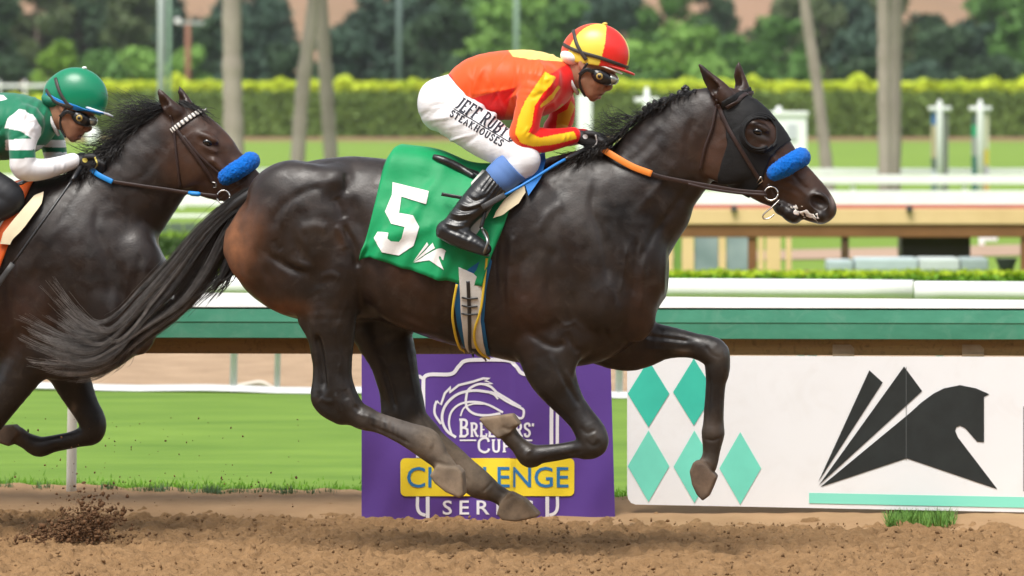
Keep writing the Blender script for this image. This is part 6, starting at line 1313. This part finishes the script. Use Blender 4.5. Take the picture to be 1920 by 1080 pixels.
    for k in range(26):
        x0, y0 = mp(R.uniform(795, 960), R.uniform(165, 290)); a = math.radians(R.uniform(-40, -10)); d = np.array([math.cos(a), math.sin(a)]); L = R.uniform(25, 60); rel = p - [x0, y0]; u = rel @ d; b = rel @ [-d[1], d[0]]; wr += R.uniform(-.010, .011) * np.exp(-(b / R.uniform(2.5, 5)) ** 2) * np.exp(-(u / L * 2) ** 2)
    v = v + nrm * wr[:, None]; br = (v, f); t.part('breeches', br, M_BREECH)
    for s in (-1, 1):
        K = Body(); K.chain(R3([(980, 300, 31, .222 * s, .95), (966, 309, 31, .23 * s, .95), (938, 334, 29, .258 * s, .9)], .005), .01); pc = q(952, 318, 0); kd = (q(920, 352, 0) - q(975, 300, 0))[[0, 2]]; kd /= np.linalg.norm(kd); p0, p1 = q(972, 304)[[0, 2]] @ kd, q(933, 337)[[0, 2]] @ kd
        t.part('knee_band', fix(K.mesh(.0045, cut=lambda x, y, z: np.maximum(p0 - (x * kd[0] + z * kd[1] + 0 * y), (x * kd[0] + z * kd[1] + 0 * y) - p1))), opt['knee'])
        if 'gaiter' in opt:
            K = Body(); K.chain(R3([(925, 266, 37, .175 * s, .87), (952, 282, 34, .20 * s, .9), (980, 296, 30, .215 * s, .95), (985, 306, 26, .22 * s, .95), (960, 318, 28, .235 * s, .93)], .008), .01); t.part('gaiter', fix(K.mesh(.006))[:2], opt['gaiter'])
        O = Body(); O.chain(R3(shin(s)[1:], .006), .012); O.chain(R3(foot(s), .004), .018); O.chain(R3([(824, 440, 6, .345 * s, 2.2), (860, 459, 6, .35 * s, 2.6), (908, 474, 6, .36 * s, 2.6)], 0), .006)
        bq = q(942, 331)[[0, 2]] @ kd; bo = fix(O.mesh(.0045, cut=lambda x, y, z: bq - (x * kd[0] + z * kd[1] + 0 * y)))
        if s < 0: bo = relief(bo, fr, [([(842, 398), (862, 404), (890, 400)], 3, .007), ([(850, 388), (872, 396), (902, 388)], 3, -.006), ([(858, 380), (880, 388), (910, 378)], 3.5, .007), ([(838, 408), (858, 414), (880, 412)], 3, -.006), ([(830, 416), (852, 424), (872, 424)], 3, .005), ([(872, 364), (892, 376), (916, 366)], 3, -.005), ([(836, 428), (862, 438), (884, 448)], 4, -.004)] + [([(924 + 6 * u, 328 + 5 * u), (912 + 6 * u, 344 + 5 * u), (902 + 6 * u, 358 + 5 * u)], 2, -.004) for u in range(5)], side=lambda v_: v_[:, 1] < 9, inv=mp)
        t.part('boot', bo[:2], M_BLEATHER)
    for (wr_, kn, c) in hands:
        G = Body(); hand(G, qd, S, wr_, kn, c, .0025, (.01, .01, .01)); w0 = np.array(wr_, float); d = np.array(kn, float) - w0; d /= np.linalg.norm(d); G.chain([(qd(*(w0 - d * 9), c), .026, .9), (qd(*(w0 + d * 6), c), .028, .85)], .01, (.01, .01, .01))
        gl = fix(G.mesh(.0035)); o = t.part('glove', gl[:2], M_GLOVE)
        if c < 0:
            gb = bvh_of(gl); m_ = opt['badge']; cx, cy = w0 + d * 13 - np.array([-d[1], d[0]]) * 4
            v2, f2_ = tri2d([[(cx + 5 * math.cos(a), cy + 4.5 * math.sin(a)) for a in np.linspace(0, 6.28, 14)[:-1]]], 5); t.part('glove_badge', (*orient_out(decal(fr, gb, v2, f2_, .002), fr), None, False), m_, o)
            v2, f2_ = tri2d(stroke([tuple(w0 + d * 30 - np.array([-d[1], d[0]]) * 13), tuple(w0 + d * 37), tuple(w0 + d * 31 + np.array([-d[1], d[0]]) * 12)], 2.6, 12), 5); t.part('glove_piping', (*orient_out(decal(fr, gb, v2, f2_, .002), fr), None, False), m_, o)
    # helmet
    Hm = Body(); hc = hq(1118, 102, 0); Hm.ell(hc, (63 * S_, .098, 58 * S_), -12, .01); Hm.ell(hq(1085, 100, 0), (30 * S_, .07, 34 * S_), 0, .03)
    A, Bq = hq(1050, 112)[[0, 2]], hq(1190, 134)[[0, 2]]; nd = np.array([-(Bq - A)[1], (Bq - A)[0]]); nd /= np.linalg.norm(nd)
    if nd[1] > 0: nd = -nd
    hv, hf, _ = fix(Hm.mesh(.0045, cut=lambda x, y, z: (x - A[0]) * nd[0] + (z - A[1]) * nd[1] + 0 * y))
    ax = np.array([math.sin(math.radians(16)), 0, math.cos(math.radians(16))]); fx = np.array([ax[2], 0, -ax[0]]); rel = hv - hc; az = np.degrees(np.arctan2(rel @ fx, -rel[:, 1]))
    hp = fr.pix(hv); ho = t.part('helmet', (hv, hf, opt['helmet'](az, rel @ ax, hp)), mat('cap_silk', (.8, .1, .05), attr=True, var=.03, scale=8., rough=.32, spec=.5, bump=.08, bscale=20.)); hb = bvh_of((hv, hf))
    t.part('button', fix((lambda b: (b.ell(hc + ax * 58 * S_ * 1.02, (.014, .014, .008), 0), b.mesh(.004))[1])(Body()))[:2], opt['button'], ho)
    vz = Body(); vz.chain([(hq(1122, 116, -.080), .006, 1), (hq(1150, 126, -.072), .006, 1), (hq(1176, 135, -.04), .006, 1), (hq(1189, 140, 0), .006, 1), (hq(1176, 135, .04), .006, 1), (hq(1150, 126, .072), .006, 1), (hq(1122, 116, .080), .006, 1)], .004)
    vz.ell(hq(1148, 124, 0), (38 * S_, .078, .006), -19, .006); t.part('visor', fix(vz.mesh(.004))[:2], opt['visor'], ho)
    und = Body(); und.chain([(hq(1112, 117, -.086), .005, 1), (hq(1140, 128, -.078), .005, 1), (hq(1166, 138, -.048), .005, 1)], .004); und.ell(hq(1074, 108, 0), (24 * S_, .088, 17 * S_), -20, .01); t.part('helmet_lining', fix(und.mesh(.004))[:2], opt.get('lining', M_WHITE), ho)
    hx = lambda pts: [(mp(x, y)[0] + head_shift[0], mp(x, y)[1] + head_shift[1]) for x, y in pts]
    for pts in opt['bands']: t.part('goggle_strap', strap_px(fr, hb, hx(pts), opt.get('bandw', .016), .005, .003, 24), opt['bandm'], ho)
    if 'rim' in opt: t.part('rim_band', strap_px(fr, hb, hx(opt['rim']), .026, .004, .003, 24), opt['rimm'], ho)
    # goggles
    Gg = Body()
    for s in (-1, 1): Gg.chain([(hq(1112, 134, .068 * s), .012, 1), (hq(1123, 142, .066 * s), .031, .7), (hq(1138, 149, .048 * s), .028, .8), (hq(1146, 153, .014 * s), .014, 1)], .01)
    g = t.part('goggles', fix(Gg.mesh(.0035))[:2], M_BLEATHER)
    Ln = Body(); 
    for s in (-1, 1): Ln.ell(hq(1147, 148, .03 * s), (14 * S_, .034, 11 * S_), -25, .006)
    t.part('lens', fix(Ln.mesh(.0035))[:2], mat('goggle_lens', (.38, .40, .36), rough=.06, spec=.9, metal=.6), g)
    o = hq(1124, 143, -.090); t.part('vent', tube([o + [0, .004, 0], o, o - [0, .004, 0]], [6.4 * S_, 6.4 * S_, 5.6 * S_], 18), mat('gold_vent', (.42, .29, .08), rough=.4), g); t.part('vent_hub', tube([o, o - [0, .006, 0]], 3.4 * S_, 12), M_BLEATHER, g)
    for s in (-1, 1): t.part('chin_strap', ribbon(spline([hq(x, y, c_ * s) for x, y, c_ in ((1102, 118, .088), (1091, 134, .082), (1087, 148, .074), (1089, 166, .060), (1098, 181, .036))], 20), np.tile([0, s * 1., 0], (20, 1)) * [1, 1, 1], .011, .004), M_BLEATHER)
    t.part('goggle_arm', ribbon(spline([hq(x, y, c_) for x, y, c_ in ((1114, 136, -.082), (1100, 131, -.088), (1086, 141, -.085))], 12), np.tile([0, -1., 0], (12, 1)), .018, .004), M_BLEATHER)
    cl = Body(); ca, cb_ = hq(1058, 126), hq(1078, 170); cl.chain([(hq(1061, 122, -.035), .009, 1), (hq(1066, 140, -.062), .009, 1), (hq(1073, 158, -.060), .009, 1), (hq(1080, 171, -.03), .009, 1), (hq(1082, 173, .03), .009, 1), (hq(1066, 140, .062), .009, 1), (hq(1061, 122, .035), .009, 1), (hq(1061, 122, -.035), .009, 1)], .004)
    t.part('collar', fix(cl.mesh(.004))[:2], M_BREECH)
    return t, br, jer
RED = srgb(246, 10, 8); SHEEN_ORG = srgb(250, 92, 28); YEL = srgb(255, 205, 20); PALEY = srgb(255, 225, 120)
def jersey5(p, v):
    c = np.tile(np.array(RED) * .85, (len(v), 1)); near = v[:, 1] < .06
    def fill(poly, col, cond=near): m = inpoly(p, poly) & cond; c[m] = np.array(col) * .85
    fill([(840, 130), (870, 100), (960, 80), (1070, 95), (1075, 112), (1040, 135), (985, 160), (930, 172), (880, 186), (866, 180)], SHEEN_ORG, v[:, 1] < 9)  # sheen on the upper side of the red silk, put in as orange
    fill([(985, 118), (1034, 128), (1006, 160), (982, 192), (972, 222), (967, 258), (982, 280), (940, 300), (940, 240), (955, 190)], SHEEN_ORG)  # same orange sheen painted along the sleeve's back edge
    fill([(942, 80), (1080, 100), (1062, 116), (1036, 114), (996, 112), (962, 106)], PALEY, v[:, 1] < 9)
    arm = v[:, 1] < -.10
    fill([(1022, 134), (1042, 146), (1018, 176), (1003, 198), (997, 236), (990, 248), (1012, 258), (1076, 246), (1082, 260), (1040, 271), (1000, 275), (976, 268), (966, 250), (971, 222), (984, 190)], YEL, arm)
    fill([(1046, 160), (1051, 164), (1030, 192), (1014, 202), (1012, 198), (1032, 178)], YEL); fill([(1034, 214), (1046, 202), (1054, 194), (1062, 200), (1052, 216), (1032, 228), (1016, 224)], srgb(225, 170, 20)); fill([(1030, 208), (1040, 220), (1024, 222)], RED)
    fill([(1046, 214), (1064, 205), (1070, 188), (1078, 200), (1062, 244), (1042, 242)], srgb(235, 180, 20), v[:, 1] > .06)
    return c
def helmet5(az, up, p):
    c = np.tile(np.array(srgb(240, 50, 42)) * .85, (len(az), 1)); y = ((az > -60) & (az < 22)) | ((az > 82) & (az < 142)) | (az < -158) | ((az > -158) & (az < -98) & False); c[y] = np.array(srgb(250, 225, 85)) * .85; b = (az < -60) & (az > -120); c[b] = np.array(srgb(240, 85, 45)) * .85; return c
per5, br5m, jer5 = rider(H5, ident, None,
    [(1010, 160, 36, -.165, .95), (996, 192, 26, -.205, .95), (986, 232, 25, -.225, .95), (984, 257, 26.5, -.22, .95), (1018, 263, 22, -.18, .95), (1050, 259, 17.5, -.13, .95), (1074, 254, 13, -.10, .95)],
    [(1030, 165, 36, .165, .95), (1052, 192, 25, .205, .95), (1052, 225, 23, .22, .95), (1040, 246, 22, .215, .95), (1060, 256, 18, .16, .95), (1082, 256, 14, .10, .95), (1094, 256, 12, .075, .95)],
    [((1084, 256), (1122, 268), -.085), ((1098, 258), (1130, 270), .055)], S5, 'jockey in red and yellow silks and quartered cap crouched on leading horse',
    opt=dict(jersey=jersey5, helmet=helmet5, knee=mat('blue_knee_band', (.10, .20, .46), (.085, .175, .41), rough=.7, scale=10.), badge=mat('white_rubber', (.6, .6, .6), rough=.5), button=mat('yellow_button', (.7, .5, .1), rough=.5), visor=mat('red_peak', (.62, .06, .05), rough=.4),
        bands=[[(1058, 84), (1075, 93), (1095, 100), (1125, 108), (1150, 117), (1176, 126)], [(1076, 58), (1081, 80), (1090, 98), (1100, 112)]], bandm=mat('band_rubber', (.045, .04, .035), rough=.5),
        folds=[(985, 100, 975, 165, 5, .006), (1000, 102, 985, 165, 4, .005), (970, 105, 968, 160, 4, .004), (1015, 108, 998, 150, 4, .005), (880, 178, 975, 165, 5, .006), (905, 115, 890, 170, 6, .003), (1048, 120, 1046, 165, 4, .006), (985, 262, 1000, 240, 3, .004), (980, 255, 992, 236, 3, .004), (1060, 250, 1056, 268, 2.5, .004), (1068, 249, 1066, 264, 2.5, .004), (935, 110, 925, 165, 8, .003)]))
# lettering on the breeches
BVP = bvh_of(br5m); M_INK = mat('dark_ink', (.016, .018, .03), rough=.7)
a_ = 31.; cx, cy = 905, 228
serif(per5, "JEFF RUBY'S", (846, 209, 972, 232), BVP, M_INK, 3.5, H5, .002, 4, shear=.12, rot=(a_, cx, cy))
serif(per5, "STEAKHOUSES", (846, 238.5, 958, 250), BVP, M_INK, 2.5, H5, .002, 4, rot=(a_, cx, cy), gap=.3)
ln = np.array([(846, 234.2), (968, 234.2), (968, 236), (846, 236)]) - [cx, cy]; ar = math.radians(a_); ln = [(cx + x * math.cos(ar) - y * math.sin(ar), cy + x * math.sin(ar) + y * math.cos(ar)) for x, y in ln]
prnt(per5, 'underline', [ln], BVP, M_INK, H5, .002, 4)
def mj(x, y): return 143 + (x - 1118) * .957, 182 + (y - 102) * .957
GRN = srgb(8, 112, 78); WHT = (.80, .79, .80)
def jersey2(p, v):
    c = np.tile(np.array(GRN), (len(v), 1)); arm = (v[:, 1] < -.115) & (p[:, 0] < 82) | (p[:, 0] > 62) & (p[:, 1] > 272) & (v[:, 1] < 0)
    def fill(poly, col, cond=arm): m = inpoly(p, poly) & cond; c[m] = col
    fill([(8, 240), (14, 222), (36, 204), (62, 216), (78, 240), (76, 262), (62, 262), (40, 246), (20, 242)], WHT); fill([(10, 262), (90, 258), (90, 280), (10, 282)], WHT); fill([(-10, 300), (62, 296), (200, 270), (200, 380), (-10, 380)], WHT, v[:, 1] < -.05)
    far = v[:, 1] > .1; m = far & (((p[:, 1] > 262) & (p[:, 1] < 276)) | (p[:, 1] > 286)); c[m] = WHT
    m = inpoly(p, [(-40, 178), (6, 178), (14, 186), (-10, 192), (-40, 194)]); c[m] = WHT; return c
def helmet2(az, up, p): return np.tile(np.array(srgb(10, 125, 88)), (len(az), 1))
per2, br2m, jer2 = rider(H2, mj, None,
    [(48, 234, 33, -.165, .95), (42, 262, 25, -.205, .95), (42, 292, 23, -.225, .95), (46, 314, 23, -.22, .95), (76, 318, 19, -.18, .95), (108, 311, 16, -.13, .95), (136, 302, 12.5, -.10, .95)],
    [(70, 238, 32, .165, .95), (96, 262, 24, .205, .95), (104, 290, 21, .215, .95), (108, 306, 20, .19, .95), (124, 306, 16, .13, .95), (146, 302, 13, .09, .95), (154, 300, 12, .075, .95)],
    [((146, 302), (180, 308), -.085), ((158, 300), (188, 308), .055)], S2, 'jockey in green silks with white sleeves and green cap at left edge',
    opt=dict(scale=.957, jersey=jersey2, helmet=helmet2, knee=mat('black_knee_band', (.012, .013, .016), rough=.6), badge=mat('yellow_badge', (.65, .55, .12), rough=.5), button=M_WHITE, visor=mat('white_peak', (.72, .74, .78), rough=.4), gaiter=mat('black_gaiter', (.012, .013, .016), rough=.6), lining=mat('green_lining', (.02, .18, .11), rough=.6),
        bands=[[(1060, 88), (1076, 110), (1096, 118), (1110, 122)], [(1078, 66), (1086, 92), (1100, 114), (1112, 122)]], bandm=mat('band_rubber', (.045, .04, .035), rough=.5), rim=[(1060, 98), (1085, 112), (1110, 120), (1140, 128), (1172, 134)], rimm=mat('blue_rim', (.01, .20, .58), rough=.5),
        folds=[(60, 185, 40, 215, 6, .004), (75, 185, 60, 220, 5, .006), (90, 190, 78, 230, 4, .005), (120, 300, 118, 325, 3, .004), (100, 304, 100, 330, 3, .003)]))
# whips
def whip(fr, pts, lb, cols):
    t = Thing('riding_whip', lb, 'whip', fr, fr.P(*pts[0])); p = spline([fr.P(*z) for z in pts], 30)
    t.part('shaft', tube(p[8:25], np.linspace(.007, .006, 17), 8), cols[0]); t.part('handle', tube(p[:9], [.012] * 7 + [.010, .008], 10), M_BLEATHER)
    t.part('flap', ribbon(p[24:], np.tile([0, -1., 0], (6, 1)), .026, .007), mat('grey_flap', (.05, .05, .05), rough=.5))
whip(H5, [(1098, 280, -.10), (1050, 304, -.22), (985, 344, -.33), (904, 389, -.39)], 'blue riding whip with grey flap in the hand of the red and yellow jockey', [mat('blue_shaft', (.02, .20, .60), rough=.4)])
whip(H2, [(152, 312, -.10), (128, 348, -.20), (70, 430, -.31), (-30, 570, -.34)], 'thin black riding whip slanting down from green jockey hand', [M_BLEATHER])
